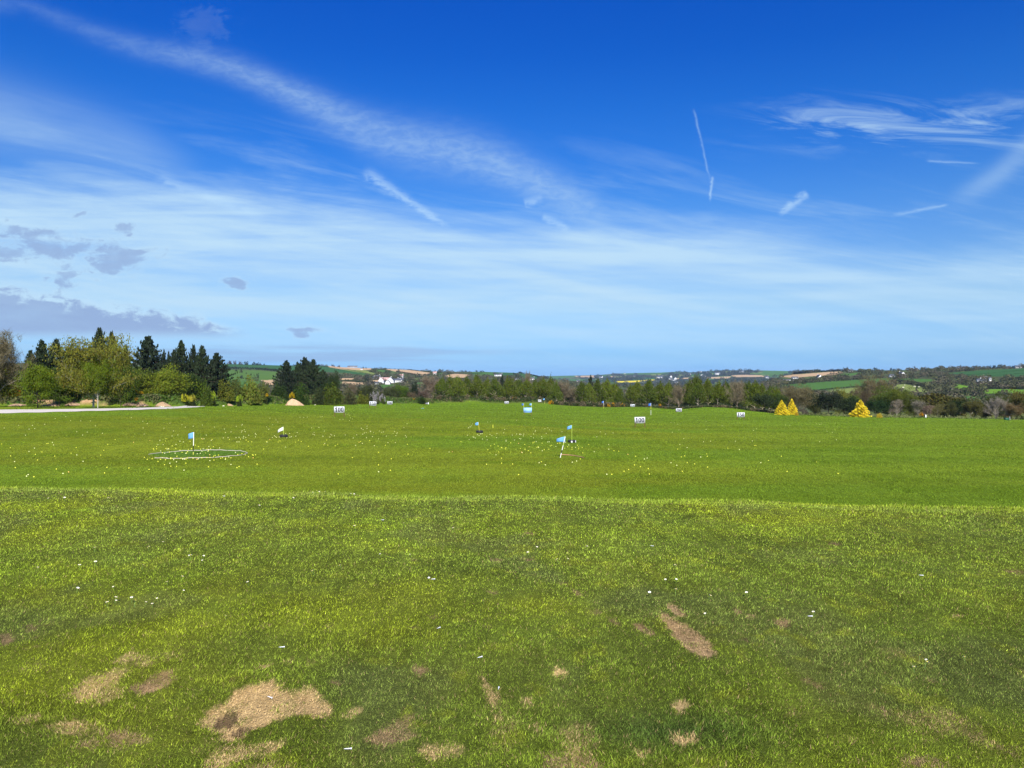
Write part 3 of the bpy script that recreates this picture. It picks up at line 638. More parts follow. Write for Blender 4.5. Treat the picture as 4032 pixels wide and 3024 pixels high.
FARF = [
    ([(2410, 1502), (2500, 1499), (2516, 1500), (2516, 1504), (2470, 1507), (2440, 1506)], RAPE), ([(2500, 1499), (2592, 1493), (2585, 1497), (2516, 1504)], RAPE),
    ([(2150, 1482), (2250, 1479), (2330, 1478), (2250, 1487), (2160, 1490)], GRN), ([(2262, 1480), (2342, 1478), (2338, 1486), (2270, 1485)], TAN), ([(2230, 1494), (2320, 1492), (2330, 1500), (2240, 1502)], GRN),
    ([(2400, 1481), (2425, 1481), (2420, 1485), (2398, 1485)], TAN), ([(2440, 1470), (2560, 1466), (2640, 1466), (2600, 1474), (2450, 1474)], GRN), ([(2560, 1474), (2608, 1472), (2600, 1477), (2565, 1478)], PALE),
    ([(2660, 1489), (2710, 1486), (2715, 1491), (2665, 1493)], TAN), ([(2770, 1485), (2880, 1482), (2872, 1490), (2780, 1491)], TAN), ([(2875, 1478), (2925, 1476), (3000, 1478), (3010, 1484), (2890, 1485)], TAN),
    ([(2950, 1469), (3010, 1467), (3010, 1474), (2955, 1473)], LGRN), ([(3000, 1458), (3090, 1460), (3120, 1464), (3080, 1476), (3000, 1476)], GRN), ([(2450, 1585), (2480, 1584), (2480, 1580), (2450, 1580)], TAN),
    ([(2445, 1535), (2482, 1534), (2482, 1540), (2445, 1540)], TAN), ([(2455, 1541), (2482, 1540), (2482, 1580), (2455, 1580)], GRN), ([(2705, 1465), (2745, 1466), (2740, 1470)], DGRN),
]
def make_hill(name, pxs, skyline, y0, ysky, r0, fields, base, seed, curve=1.0, rows=130, step=5):
    px = np.arange(pxs[0], pxs[1], step).astype(float)
    rs = np.interp(px, [p for p, _ in skyline], [r for _, r in skyline])
    ysk = np.interp(px, [p for p, _ in ysky], [v for _, v in ysky]) if isinstance(ysky, list) else np.full(len(px), float(ysky))
    t = np.linspace(0, 1, rows)[:, None]
    Y = y0 * (ysk / y0)[None, :] ** t
    R = r0 + (rs[None, :] - r0) * (1 - (1 - t) ** curve)
    PX = np.tile(px, (rows, 1)); X = (PX - CX) / F * Y; Z = EYE - (R - HR) / F * Y
    C = np.empty(Y.shape + (3,)); C[:] = base(PX, R, X, Y)
    wob = (fbm(PX / 60, R / 9, 3, seed) - .5); poly_paint(C, PX + wob * 8, R + wob * 1.6, fields)
    # tram lines in the crops
    # back slope so that the hill is closed behind
    Yb = np.stack([ysk * 1.15, ysk * 1.5]); Xb = (px - CX) / F * Yb; Zb = np.stack([Z[-1] - ysk * .01, Z[-1] - ysk * .03]); Cb = np.repeat(C[-1:], 2, 0)
    X = np.vstack([X, Xb]); Y = np.vstack([Y, Yb]); Z = np.vstack([Z, Zb]); C = np.concatenate([C, Cb])
    n, m = Y.shape; i = np.arange(n - 1)[:, None]; j = np.arange(m - 1)[None, :]; a = i * m + j
    Fq = np.stack([a, a + 1, a + m + 1, a + m], -1).reshape(-1, 4)
    o = link(name, mesh_np(name, np.stack([X, Y, Z], -1).reshape(-1, 3), Fq, C.reshape(-1, 3), True), M_hill); tag(o, kind='structure')
    def at(p, r):
        rs_ = np.interp(p, px, rs); yk = np.interp(p, px, ysk)
        q = np.clip((r0 - r) / (r0 - rs_), 0, 1); tt = 1 - (1 - q) ** (1 / curve)
        Yv = y0 * (yk / y0) ** tt; return np.stack([(p - CX) / F * Yv, Yv, EYE - (r - HR) / F * Yv], -1)
    def isfield(p, r):
        m = np.zeros(p.shape, bool)
        for pts, col in fields:
            if col is not WOOD: m |= inside(np.array(pts, float), p, r)
        return m
    return at, isfield, (px, rs)
SKY_NEAR = [(-1200, 1430), (600, 1430), (900, 1433), (1000, 1436), (1130, 1440), (1290, 1440), (1350, 1446), (1420, 1449), (1500, 1451), (1620, 1457), (1700, 1462), (1800, 1464), (1900, 1464), (2000, 1467), (2050, 1469), (2090, 1476), (2130, 1484), (2180, 1492), (2300, 1506), (2500, 1522), (2800, 1524), (2950, 1515),
            (3020, 1500), (3070, 1484), (3120, 1472), (3160, 1464), (3250, 1460), (3320, 1458), (3400, 1458), (3500, 1458), (3600, 1456), (3700, 1452), (3800, 1450), (3900, 1448), (4032, 1445), (4400, 1440), (5400, 1430)]
YS_NEAR = [(-1200, 1500), (1400, 1800), (2100, 1900), (2500, 1500), (2900, 1300), (3150, 1500), (3500, 1300), (4032, 1150), (5400, 1000)]
SKY_FAR = [(-500, 1490), (2100, 1482), (2150, 1481), (2250, 1479), (2350, 1477), (2400, 1473), (2450, 1470), (2600, 1467), (2660, 1464), (2720, 1466), (2780, 1463), (2860, 1458), (2950, 1458), (3020, 1459), (3100, 1461), (3150, 1462), (3300, 1464), (4300, 1475)]
def base_near(PX, R, X, Y):
    n = fbm(PX / 45, R / 7, 4, 201)[..., None]; return np.array([.060, .068, .032]) * (.8 + .4 * n) + np.array([.012, .03, .003]) * (n > .52)
def base_far(PX, R, X, Y):
    # small hedged fields far away
    ci = np.floor((PX + 30 * vnoise(PX / 90, R / 8, 5)) / 62); cj = np.floor((R + 2.5 * vnoise(PX / 70, R / 6, 6)) / 5.2)
    v = _h(ci, cj, 77); pal = np.array([GRN, DGRN, WOOD, WOOD, PALE, GRN, (.10, .11, .05), WOOD, WOOD]); idx = (v * 8.99).astype(int)
    C = pal[idx].astype(float); n = fbm(PX / 14, R / 2.5, 3, 31); C[n > .58] = (.035, .042, .022); return C
near_at, near_field, NS = make_hill('hills', (-1200, 5400), SKY_NEAR, 400.0, YS_NEAR, 1624.0, NEARF, base_near, 301, 1.25)
far_at, far_field, FS = make_hill('distant_hills', (-500, 4300), SKY_FAR, 2100.0, [(-500, 5500), (2150, 6000), (2600, 5200), (3000, 4200), (4300, 4000)], 1545.0, FARF, base_far, 401, 1.1)

# ------------------------------------------------------------------ foliage builders
def leaf_cards(rng, P, size, nrm=None, flat=0.0):
    """one small four-cornered leaf clump at each point"""
    n = len(P); s = size * rng.uniform(.6, 1.35, n)
    a = rng.normal(size=(n, 3)); a[:, 2] *= (1 - flat); a /= np.linalg.norm(a, axis=1)[:, None]
    b = rng.normal(size=(n, 3)); b[:, 2] *= (1 - flat); b -= (a * b).sum(1)[:, None] * a; b /= np.linalg.norm(b, axis=1)[:, None] + 1e-9
    a = a * s[:, None] * .5; b = b * s[:, None] * .32
    V = np.stack([P - a, P + b, P + a, P - b], 1).reshape(-1, 3)
    return V, np.arange(4 * n).reshape(-1, 4)
def crown_mesh(name, rng, P, size, cols, flat=0.0):
    V, Fq = leaf_cards(rng, P, size, flat=flat); return mesh_np(name, V, Fq, np.repeat(cols, 4, 0))
def jit(rng, n, base, v=.28, clump=None):
    c = np.array(base)[None] * (1 - v + 2 * v * rng.random((n, 1))); c = c * (1 + .12 * rng.normal(size=(n, 3)))
    if clump is not None: c = c * clump[:, None]
    return np.clip(c, 0.003, 1)
def limbs(rng, h, r0, spread, n, start=.3, rise=.9, sub=3, seg=5, wob=.08):
    """trunk and forked limbs: list of (points, radii) in a tree h tall"""
    out = []; T = np.linspace(0, 1, 7); tr = np.stack([np.cumsum(rng.normal(0, wob * .3, 7)) * h * .1, np.cumsum(rng.normal(0, wob * .3, 7)) * h * .1, T * h * .82], -1); tr[0, :2] = 0
    out.append((tr, r0 * (1 - .85 * T) + .01)); tips = []
    for i in range(n):
        t = rng.uniform(start, .95); p = np.array([np.interp(t, T, tr[:, k]) for k in range(3)]); az = i * 2.4 + rng.uniform(-.4, .4)
        L = spread * (1.15 - .75 * abs(t - .45) * 1.6) * rng.uniform(.7, 1.05); d = np.array([math.cos(az), math.sin(az), rise * rng.uniform(.5, 1.3)])
        d /= np.linalg.norm(d); q = [p]
        for s_ in range(seg): d = d + rng.normal(0, wob * 2, 3) + np.array([0, 0, .08]); d /= np.linalg.norm(d); q.append(q[-1] + d * L / seg)
        q = np.array(q); rr = r0 * .42 * (1 - t * .6) * np.linspace(1, .15, seg + 1); out.append((q, rr)); tips += [q[-1], q[-2], q[-3]]
        for k in range(sub):
            j = rng.integers(1, seg); d2 = q[j + 1] - q[j]; d2 /= np.linalg.norm(d2); d2 = d2 + rng.normal(0, .55, 3) + np.array([0, 0, .15]); d2 /= np.linalg.norm(d2)
            q2 = np.array([q[j] + d2 * L * .45 * e for e in (0, .5, 1)]) + np.array([[0, 0, 0], [0, 0, .01], [0, 0, .05]]) * L; out.append((q2, rr[j] * np.array([.6, .35, .12]))); tips += [q2[1], q2[2]]
    return out, np.array(tips)
def wood_mesh(name, segs, n=5, col=(1, 1, 1)):
    mb = MB()
    for P, r in segs: mb.tube(P, r, n, col)
    return mb.mesh(name, True)
def twigs(rng, tips, L, w, per, up=.5):
    """fine bare twigs as slender three-cornered blades round each tip"""
    n = len(tips) * per; B = np.repeat(tips, per, 0) + rng.normal(0, L * .25, (n, 3)); d = rng.normal(size=(n, 3)); d[:, 2] = np.abs(d[:, 2]) * .8 + up; d /= np.linalg.norm(d, axis=1)[:, None]
    s = np.cross(d, rng.normal(size=(n, 3))); s /= np.linalg.norm(s, axis=1)[:, None]; l = L * rng.uniform(.5, 1.2, n)[:, None]
    V = np.stack([B - s * w, B + s * w, B + d * l], 1).reshape(-1, 3); return V, np.arange(3 * n).reshape(-1, 3)
LIB = {}
def proto(kind, var):
    """unit meshes: 1 m tall, crown half-width about 1 m / ratio; scaled on placing"""
    key = (kind, var)
    if key in LIB: return LIB[key]
    rng = np.random.default_rng(abs(hash_(kind)) % 9973 + var * 131)
    parts = []
    if kind in ('spruce', 'spruce_far'):
        nb = 230 if kind == 'spruce' else 120; P = []; C = []; segs = [(np.array([(0, 0, 0), (0, 0, .5), (0, 0, 1.0)]), np.array([.022, .014, .003]))]
        irr = rng.uniform(.62, 1.2, 14)
        for i in range(nb):
            t = (i + .5) / nb; z = .06 + .92 * t ** .92; z = z * .35 + .65 * (math.floor(z * 17) + .5) / 17; az = i * 2.39996 + rng.uniform(-.3, .3)
            R = min(1.0, ((1 - z) / .52) ** .82) * (.92 + .1 * rng.random()) * irr[int((az / 6.283 % 1) * 7) + (7 if z > .5 else 0)] * (rng.uniform(.55, .95) if i % 3 else rng.uniform(.95, 1.28)); R = max(R, .03)
            k = int(10 + 34 * R) if kind == 'spruce' else int(5 + 12 * R); s_ = np.sqrt(rng.random(k)) * .95 + .05; lat = rng.normal(0, .07, k) * (1.1 - s_ * .6)
            dz = .03 * s_ - .20 * R * s_ * (1 - s_ * .85) + rng.normal(0, .008, k)
            if t > .5: dz = dz + .05 * s_
            x = R * s_ * math.cos(az) - lat * math.sin(az); y = R * s_ * math.sin(az) + lat * math.cos(az)
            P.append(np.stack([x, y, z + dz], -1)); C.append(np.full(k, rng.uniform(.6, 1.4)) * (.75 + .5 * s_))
            if kind == 'spruce' and i % 3 == 0: segs.append((np.array([(0, 0, z), (R * .8 * math.cos(az), R * .8 * math.sin(az), z - .02)]), np.array([.006, .002])))
        P = np.concatenate(P); C = np.concatenate(C)
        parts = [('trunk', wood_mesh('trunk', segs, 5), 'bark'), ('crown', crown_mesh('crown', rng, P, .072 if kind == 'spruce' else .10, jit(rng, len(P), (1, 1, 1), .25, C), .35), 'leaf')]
    elif kind in ('golden',):
        n = 5200; z = 1 - np.sqrt(rng.random(n)) * .97; z = z * .6 + .4 * (np.floor(z * 11) + rng.random(n) * .6) / 11; az = rng.uniform(0, 6.283, n); lobe = .80 + .42 * np.sin(az * 5 + z * 13 + 1.0) * np.sin(z * 24 + az * 2) + .08 * np.sin(az * 11)
        R = (1 - z) ** .85 * np.clip(lobe, .45, 1.35) * (rng.random(n) ** .22); P = np.stack([R * np.cos(az), R * np.sin(az), z + .04 * (lobe - .8)], -1)
        P[:, 2] = np.clip(P[:, 2], .01, 1.05); cl = (.42 + .75 * sstep(lobe, .6, 1.05)) * rng.uniform(.7, 1.25, n)  # recesses between lobes darker: inner shade put into the leaf colour
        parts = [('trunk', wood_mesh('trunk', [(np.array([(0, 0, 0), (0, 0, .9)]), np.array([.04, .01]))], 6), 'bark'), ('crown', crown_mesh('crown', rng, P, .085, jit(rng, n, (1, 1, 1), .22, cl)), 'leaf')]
    elif kind in ('broad', 'budding', 'alder', 'pine'):
        far = kind in ('alder', 'pine')
        if kind == 'alder': segs, tips = limbs(rng, 1, .030, .60, 26, .2, .35, 2)
        elif kind == 'pine': segs, tips = limbs(rng, 1, .03, .75, 16, .25, .35, 2)
        elif kind == 'budding': segs, tips = limbs(rng, 1, .030, .95, 24, .12, 1.1, 5)
        else: segs, tips = limbs(rng, 1, .032, .80, 22, .14, .8, 4)
        for k_, (q, rr) in enumerate(segs):
            q[:, 0] *= 1.0; q[:, 1] *= 1.0
        per = {'alder': 26, 'pine': 40, 'budding': 74, 'broad': 60}[kind]; sg = {'alder': .085, 'pine': .075, 'budding': .060, 'broad': .062}[kind]
        n = len(tips) * per; ti = np.repeat(np.arange(len(tips)), per); off = rng.normal(0, 1, (n, 3)) * np.array([sg * 1.35, sg * 1.35, sg * .75]); P = tips[ti] + off
        # extra sprays so that the outline is full but uneven
        P = P[P[:, 2] > (.20 if kind == 'alder' else .10)]; n = len(P); cl = .6 + .8 * rng.random(len(tips)); cl = cl[rng.integers(0, len(tips), n)] * .35 + .8 * (fbm(P[:, 0] * 9 + 10, P[:, 2] * 11 + P[:, 1] * 7 + 10, 2, var + 15) - .5) + .65 * (.7 + .6 * fbm(P[:, 0] * 5 + 40, P[:, 2] * 7 + P[:, 1] * 4 + 40, 2, var + 5))
        if kind == 'alder': P[:, :2] *= np.clip(1.45 - 1.05 * P[:, 2:3], .22, 1.1) * rng.uniform(.9, 1.1)
        rad = np.percentile(np.hypot(P[:, 0], P[:, 1]), 93); top = np.percentile(P[:, 2], 99.8)
        S = np.array([1 / rad, 1 / rad, 1 / top]); P = P * S; segs = [(q * S, rr / top) for q, rr in segs]
        parts = [('trunk', wood_mesh('trunk', segs, 5), 'bark'), ('crown', crown_mesh('crown', rng, P, {'alder': .075, 'pine': .07, 'budding': .034, 'broad': .046}[kind], jit(rng, n, (1, 1, 1), .25, cl), .3 if kind != 'budding' else 0), 'leaf')]
    elif kind in ('bare', 'oak'):
        segs, tips = limbs(rng, 1, .030, .8 if kind == 'bare' else 1.05, 20 if kind == 'bare' else 30, .15, 1.2, 5, wob=.1)
        V, T = twigs(rng, tips, .15, .0035, 26 if kind == 'bare' else 34)
        rad = np.percentile(np.hypot(V[:, 0], V[:, 1]), 97); top = np.percentile(V[:, 2], 99.7); S = np.array([1 / rad, 1 / rad, 1 / top])
        c = np.repeat(.7 + .6 * rng.random((len(T), 1)), 3, 0) * np.ones((1, 3))
        parts = [('trunk', wood_mesh('trunk', [(q * S, rr / top) for q, rr in segs], 5), 'bark'), ('crown', mesh_np('crown', V * S, T, c), 'leaf')]
    elif kind in ('birch',):
        segs, tips = limbs(rng, 1, .016, .5, 16, .18, 1.4, 3); V, T = twigs(rng, tips, .12, .004, 16, .3)
        rad = np.percentile(np.hypot(V[:, 0], V[:, 1]), 97); top = np.percentile(V[:, 2], 99.7); S = np.array([1 / rad, 1 / rad, 1 / top])
        c = np.repeat(.7 + .6 * rng.random((len(T), 1)), 3, 0) * np.ones((1, 3))
        parts = [('trunk', wood_mesh('trunk', [(q * S, rr / top) for q, rr in segs], 5), 'bark'), ('crown', mesh_np('crown', V * S, T, c), 'leaf')]
    elif kind in ('bush', 'farbush'):
        nc = 26 if kind == 'bush' else 7; u = rng.normal(size=(nc, 3)); u /= np.linalg.norm(u, axis=1)[:, None]; u[:, 2] = np.abs(u[:, 2]) * .95; cc = u * rng.uniform(.35, .8, (nc, 1)) * np.array([1, 1, .85]); per = 110 if kind == 'bush' else 16
        n = nc * per; ci = np.repeat(np.arange(nc), per); d = rng.normal(size=(n, 3)); d /= np.linalg.norm(d, axis=1)[:, None]; P = cc[ci] + d * (.26 if kind == 'bush' else .36) * rng.random((n, 1)) ** .4
        P[:, 2] = np.abs(P[:, 2]); P[:, 2] /= np.percentile(P[:, 2], 99); cl = (.65 + .7 * rng.random(nc))[ci]
        st = [(np.array([(0, 0, 0), c * .5, c * .9]), np.array([.02, .012, .004])) for c in cc[:9]]
        parts = [('stem', wood_mesh('stem', st, 4), 'bark'), ('foliage', crown_mesh('foliage', rng, P, .10 if kind == 'bush' else .30, jit(rng, n, (1, 1, 1), .22, cl)), 'leaf')]
    LIB[key] = parts; return parts
def hash_(s_): return sum(ord(c) * (i * 31 + 7) for i, c in enumerate(s_))
NV = {'spruce': 4, 'spruce_far': 4, 'golden': 3, 'broad': 3, 'budding': 2, 'alder': 6, 'pine': 3, 'bare': 4, 'oak': 2, 'birch': 3, 'bush': 5, 'farbush': 5}
CNT = {}
def plant(name, kind, px, top, hw, Y, leafc, barkc, label, cat, group=None, dz=0.0, z=None, var=None, depth=None, flower=None):
    """a plant seen at column px at distance Y, whose top reaches row top and whose half width is hw pixels"""
    if kind == 'spruce': hw = hw * 1.22
    X = (px - CX) / F * Y; zg = g1(X, Y) + dz if z is None else z
    zt = EYE - (top - HR) / F * Y; H = max(zt - zg, .3); R = hw / F * Y
    i = CNT.get(kind, 0); CNT[kind] = i + 1; v = i % NV[kind] if var is None else var
    rnd = random.Random(int(px * 13 + Y))
    root = empty(name, (X, Y, zg - .05), rnd.uniform(0, 6.28), label, cat, group)
    for nm, me, mt in proto(kind, v):
        o = link(nm, me, M_bark if mt == 'bark' else M_leaf, root)
        o.scale = (R, depth / F * Y if depth else R, H)
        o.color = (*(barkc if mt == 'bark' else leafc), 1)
    return root
ORD = ['first', 'second', 'third', 'fourth', 'fifth', 'sixth', 'seventh', 'eighth', 'ninth', 'tenth', 'eleventh', 'twelfth', 'thirteenth', 'fourteenth', 'fifteenth', 'sixteenth', 'seventeenth', 'eighteenth', 'nineteenth', 'twentieth']
def od(i):
    if i < 20: return ORD[i]
    t, u = divmod(i + 1, 10); return ['', '', 'twenty', 'thirty', 'forty', 'fifty', 'sixty', 'seventy'][t] + ('-' + ORD[u - 1] if u else '')
SPR = (.034, .050, .022); DSPR = (.026, .038, .020); OLV = (.125, .140, .018); GR = (.085, .130, .014); LG = (.115, .160, .012); DG = (.036, .062, .014); COP = (.165, .165, .024); BRN = (.120, .092, .052); TWG = (.17, .135, .085)
ALD = (.098, .128, .014); ALD2 = (.074, .104, .012); GOLD = (.84, .66, .035); GORSE = (.62, .33, .012); WB = (.42, .38, .32); DB = (.060, .048, .034); GB = (.26, .23, .17)
GRP = 'trees in the belt around the driving range'
# --- the group behind the gravel path
plant('bare_tree', 'oak', -25, 1288, 118, 97, (.16, .135, .07), GB, 'big budding tree with upright bare shoots cut by the photo edge', 'tree', GRP, var=0)
plant('leafy_tree', 'broad', -15, 1400, 105, 99, OLV, GB, 'low olive leafy tree inside the big bare-topped tree at the photo edge', 'tree', GRP, var=2)
plant('leafy_tree', 'broad', 148, 1425, 68, 90, LG, (.03, .025, .02), 'small fresh green tree with a slim dark leaning trunk before the bank', 'tree', GRP, var=1)
plant('budding_tree', 'budding', 368, 1318, 138, 94, COP, WB, 'tallest copper-leaved budding tree with white trunks beside the gravel path', 'tree', GRP, var=0)
plant('leafy_tree', 'budding', 385, 1400, 62, 91.5, LG, WB, 'slender lime green tree growing in front of the copper budding tree', 'tree', GRP, var=1)
plant('leafy_tree', 'broad', 235, 1470, 70, 108, GR, DB, 'low dark green tree behind and between the path-side trees', 'tree', GRP, var=0)
plant('leafy_tree', 'broad', 475, 1418, 62, 108, (.075, .115, .016), DB, 'mid green broadleaf tree between copper tree and dark round-topped spruce', 'tree', GRP, var=1)
plant('leafy_tree', 'broad', 300, 1440, 80, 112, (.055, .075, .018), DB, 'dull green tree tucked behind the copper budding tree', 'tree', GRP, var=2)
for i, (px, top, hw, Y) in enumerate([(165, 1352, 62, 130), (222, 1348, 55, 134), (120, 1390, 40, 128), (392, 1308, 62, 132), (438, 1322, 50, 130), (494, 1370, 36, 134), (270, 1380, 50, 136)]):
    plant('spruce_tree', 'spruce', px, top, hw, Y, SPR, DB, ['dark spruce with ragged crown behind the small fresh green tree', 'dark spruce next to the ragged one, nearer the copper tree', 'shorter dark spruce close by the big bare-topped tree', 'thin spruce top sticking up behind the copper tree crown', 'spruce standing out beside the right shoulder of the copper tree', 'low spreading spruce limb by the copper tree, smallest there', 'dark spruce half hidden by the copper tree, on its far side from the path end'][i], 'tree', GRP)
plant('spruce_tree', 'spruce', 583, 1338, 80, 132, DSPR, DB, 'broad dense dark spruce standing alone behind the lime green tree', 'tree', GRP, var=2)
SP2 = [(646, 1388, 20), (664, 1394, 18), (686, 1388, 34), (713, 1354, 50), (762, 1370, 34), (796, 1373, 48), (853, 1400, 58)]
for i, (px, top, hw) in enumerate(SP2):
    plant('spruce_tree', 'spruce', px, top, hw, 146 + (i * 7) % 17, SPR if i % 2 else DSPR, DB, od(i) + ' spruce, counting from the broad lone spruce towards the open fields', 'tree', GRP)
for px, top, hw, Y, c, lb in [(640, 1438, 98, 118, (.150, .185, .018), 'spreading lime green tree on the bank in front of the spruces'), (552, 1452, 50, 116, (.075, .105, .016), 'yellowish green tree leaning against the lime green spreading tree'), (735, 1462, 60, 134, (.040, .065, .016), 'dark green tree filling the gap below the row of spruces')]:
    plant('leafy_tree', 'broad', px, top, hw, Y, c, DB, lb, 'tree', GRP)
SH = [(765, 1495, 48, 135, GR, 'low green shrub at the foot of the middle spruces'), (812, 1515, 30, 132, (.075, .11, .015), 'small bright shrub below the last tall spruces'), (890, 1502, 50, 140, OLV, 'wide olive shrub beyond the last tall spruce'), (935, 1495, 42, 145, (.085, .105, .022), 'rounded olive shrub beside the yellow-green one'),
      (985, 1490, 46, 145, (.17, .20, .03), 'bright yellow-green rounded shrub before the hillside'), (1028, 1505, 36, 150, (.12, .14, .03), 'soft yellow-green shrub against the ploughed field'), (1096, 1515, 48, 160, DG, 'dark rounded shrub below the spruce clump, outer end'),
      (1182, 1514, 44, 160, (.045, .080, .014), 'green rounded shrub by the sandy soil mound'), (1262, 1530, 36, 165, (.045, .060, .02), 'dull shrub in front of the tallest clump spruces'), (1312, 1514, 52, 165, (.075, .100, .015), 'olive green shrub at the inner end of the spruce clump'), (1372, 1532, 36, 175, (.085, .088, .035), 'brownish green shrub past the spruce clump'),
      (1430, 1550, 34, 185, OLV, 'low olive shrub between spruce clump and blossom'), (1452, 1532, 26, 190, (.05, .06, .02), 'dark pointed shrub behind the pale blossom'), (1530, 1530, 38, 215, (.060, .072, .026), 'tall dull olive shrub behind the distant 200 board'), (1500, 1545, 26, 205, (.05, .055, .022), 'dark shrub next to the blossom bushes'),
      (1655, 1560, 26, 225, DG, 'dark evergreen shrub near the orange gorse')]
for px, top, hw, Y, c, lb in SH: plant('shrub', 'bush', px, top, hw, Y, c, DB, lb, 'shrub', 'shrubs along the edge of the range')
BLB = []
for px, top, hw, Y, lb in [(1475, 1546, 22, 195, 'whitish blossom bush, wider of the pair by the 150 board'), (1505, 1553, 16, 200, 'whitish blossom bush, smaller of the pair')]: BLB.append(plant('blossom_bush', 'bush', px, top, hw, Y, (.07, .085, .03), DB, lb, 'shrub', 'blossom bushes'))
SP3 = [(1128, 1428, 48), (1172, 1434, 34), (1200, 1416, 50), (1234, 1424, 46), (1214, 1430, 40), (1272, 1462, 36)]
for i, (px, top, hw) in enumerate(SP3):
    plant('spruce_tree', 'spruce', px, top, hw, 198 + (i * 5) % 11, SPR if i % 2 else DSPR, DB, ['outermost broad spruce of the clump before the green hillside', 'narrow spruce squeezed between outer and tallest spruce of the clump', 'tallest spruce of the clump before the hillside', 'spruce just beside the tallest one in the clump, sharp top', 'lower spruce filling the middle of the hillside clump', 'short spruce on the inner side of the hillside clump'][i], 'tree', GRP)
plant('dark_tree', 'pine', 1312, 1460, 30, 200, (.035, .055, .018), DB, 'dark upright tree at the end of the spruce clump', 'tree', GRP)
for px, top, hw, Y, k, c, b, lb in [(1385, 1508, 26, 190, 'bare', TWG, GB, 'pale grey leafless tree before the lower ploughed field'), (1420, 1520, 18, 200, 'pine', (.05, .06, .02), DB, 'small dark conifer, lower of two before the white cottages'), (1452, 1516, 20, 205, 'pine', (.045, .055, .02), DB, 'small dark conifer, nearer the white cottages'),
        (1578, 1508, 38, 232, 'broad', (.085, .14, .016), DB, 'fresh green tree standing below the white cottages'), (1545, 1522, 30, 228, 'broad', (.055, .068, .022), DB, 'dull green tree beside the fresh green one'), (1631, 1503, 16, 235, 'pine', DSPR, DB, 'slim dark pine with a tufted top near the bare tree'), (1618, 1540, 34, 232, 'bare', BRN, DB, 'low brown leafless tree under the slim pine'),
        (1692, 1472, 62, 250, 'bare', (.20, .155, .105), GB, 'large brown leafless tree opening the tree belt'), (1660, 1525, 40, 245, 'bare', (.15, .11, .08), DB, 'smaller brown leafless tree beside the large one')]:
    plant({'bare': 'bare_tree', 'pine': 'pine_tree', 'broad': 'leafy_tree'}[k], k, px, top, hw, Y, c, b, lb, 'tree', GRP)
# --- the long belt across the middle
BELT = [(1740, 1484, 34, 0, 'a'), (1772, 1478, 36, 6, 'a'), (1805, 1482, 34, 2, 'a'), (1842, 1484, 36, 8, 'a'), (1878, 1476, 38, 3, 'a'), (1915, 1488, 34, 9, 'a'), (1950, 1484, 34, 4, 'a'), (1978, 1480, 22, 12, 'p'), (2005, 1480, 36, 5, 'a'), (2042, 1490, 32, 10, 'a'), (2078, 1460, 20, 14, 'b'), (2072, 1494, 36, 3, 'a'), (2108, 1496, 30, 8, 'a'),
        (2138, 1488, 36, 4, 'a'), (2168, 1478, 26, 10, 'a'), (2190, 1500, 26, 3, 'a'), (2222, 1496, 50, 16, 'b'), (2262, 1520, 36, 12, 'b'), (2292, 1500, 26, 4, 'a'), (2326, 1482, 22, 10, 'p'), (2320, 1505, 26, 2, 'a'), (2352, 1492, 34, 5, 'a'), (2388, 1490, 34, 9, 'a'), (2418, 1502, 30, 3, 'a'), (2440, 1525, 20, 1, 'a'),
        (2488, 1512, 26, 3, 'a'), (2512, 1500, 34, 8, 'a'), (2555, 1494, 38, 4, 'a'), (2598, 1502, 34, 9, 'a'), (2632, 1500, 34, 5, 'a'), (2672, 1506, 36, 2, 'b'), (2712, 1494, 32, 8, 'a'), (2744, 1474, 34, 10, 'a'), (2748, 1505, 36, 2, 'a'), (2788, 1492, 34, 6, 'a'), (2826, 1500, 32, 3, 'a'), (2858, 1498, 30, 8, 'a'),
        (2902, 1494, 44, 0, 'b'), (2880, 1520, 30, 6, 'a'), (2942, 1500, 32, 6, 'a'), (2972, 1500, 36, 2, 'a'), (3002, 1512, 30, 6, 'a'), (3028, 1522, 26, 3, 'a')]
cnt = {'a': 0, 'b': 0, 'p': 0}
for i, (px, top, hw, dy, k) in enumerate(BELT):
    yc = float(np.interp(px, PXC, YC)); zc = float(np.interp(px, PXC, RC)); Y = yc + 9 + dy * 1.3; j = cnt[k]; cnt[k] += 1
    rr = random.Random(i); f = rr.uniform(.85, 1.2)
    if k == 'a': plant('alder_tree', 'alder', px, top, hw, Y, tuple(v * f for v in (ALD if i % 3 else ALD2)), (.36, .31, .22), od(j) + ' green alder of the long tree belt, counted from the large leafless tree', 'tree', GRP)
    elif k == 'b': plant('bare_tree', 'bare', px, top, hw, Y, tuple(v * f for v in (.18, .15, .09)), (.28, .22, .16), ['thin leafless top rising above the tree belt near the blue board', 'wide brown leafless tree in the dip between green belt trees', 'low brown leafless tree beside the wide one in the dip', 'reddish brown leafless tree behind the far 200 board', 'pale round leafless tree behind the far 150 board'][j], 'tree', GRP)
    else: plant('pine_tree', 'spruce_far', px, top, hw, Y, DSPR, DB, ['dark conifer in the part of the belt before the blue board', 'dark conifer rising above the belt near the last gap'][j], 'tree', GRP)
# second rank and low growth, coloured darker to stand for the belt's shade
rr = random.Random(5)
fill = [p for p in range(1735, 3040, 26) if not 2438 < p < 2482]
for j, px in enumerate(fill):
    yc = float(np.interp(px, PXC, YC)); plant('understory_tree', 'alder', px + rr.uniform(-5, 5), 1522 + rr.uniform(-10, 16), 26, yc + 30 + rr.uniform(0, 9), tuple(v * rr.uniform(.7, 1.1) for v in (.045, .062, .016)), (.10, .08, .06), od(j) + ' low shaded tree at the back of the belt, counted from the large leafless tree', 'tree', 'low trees at the back of the belt')
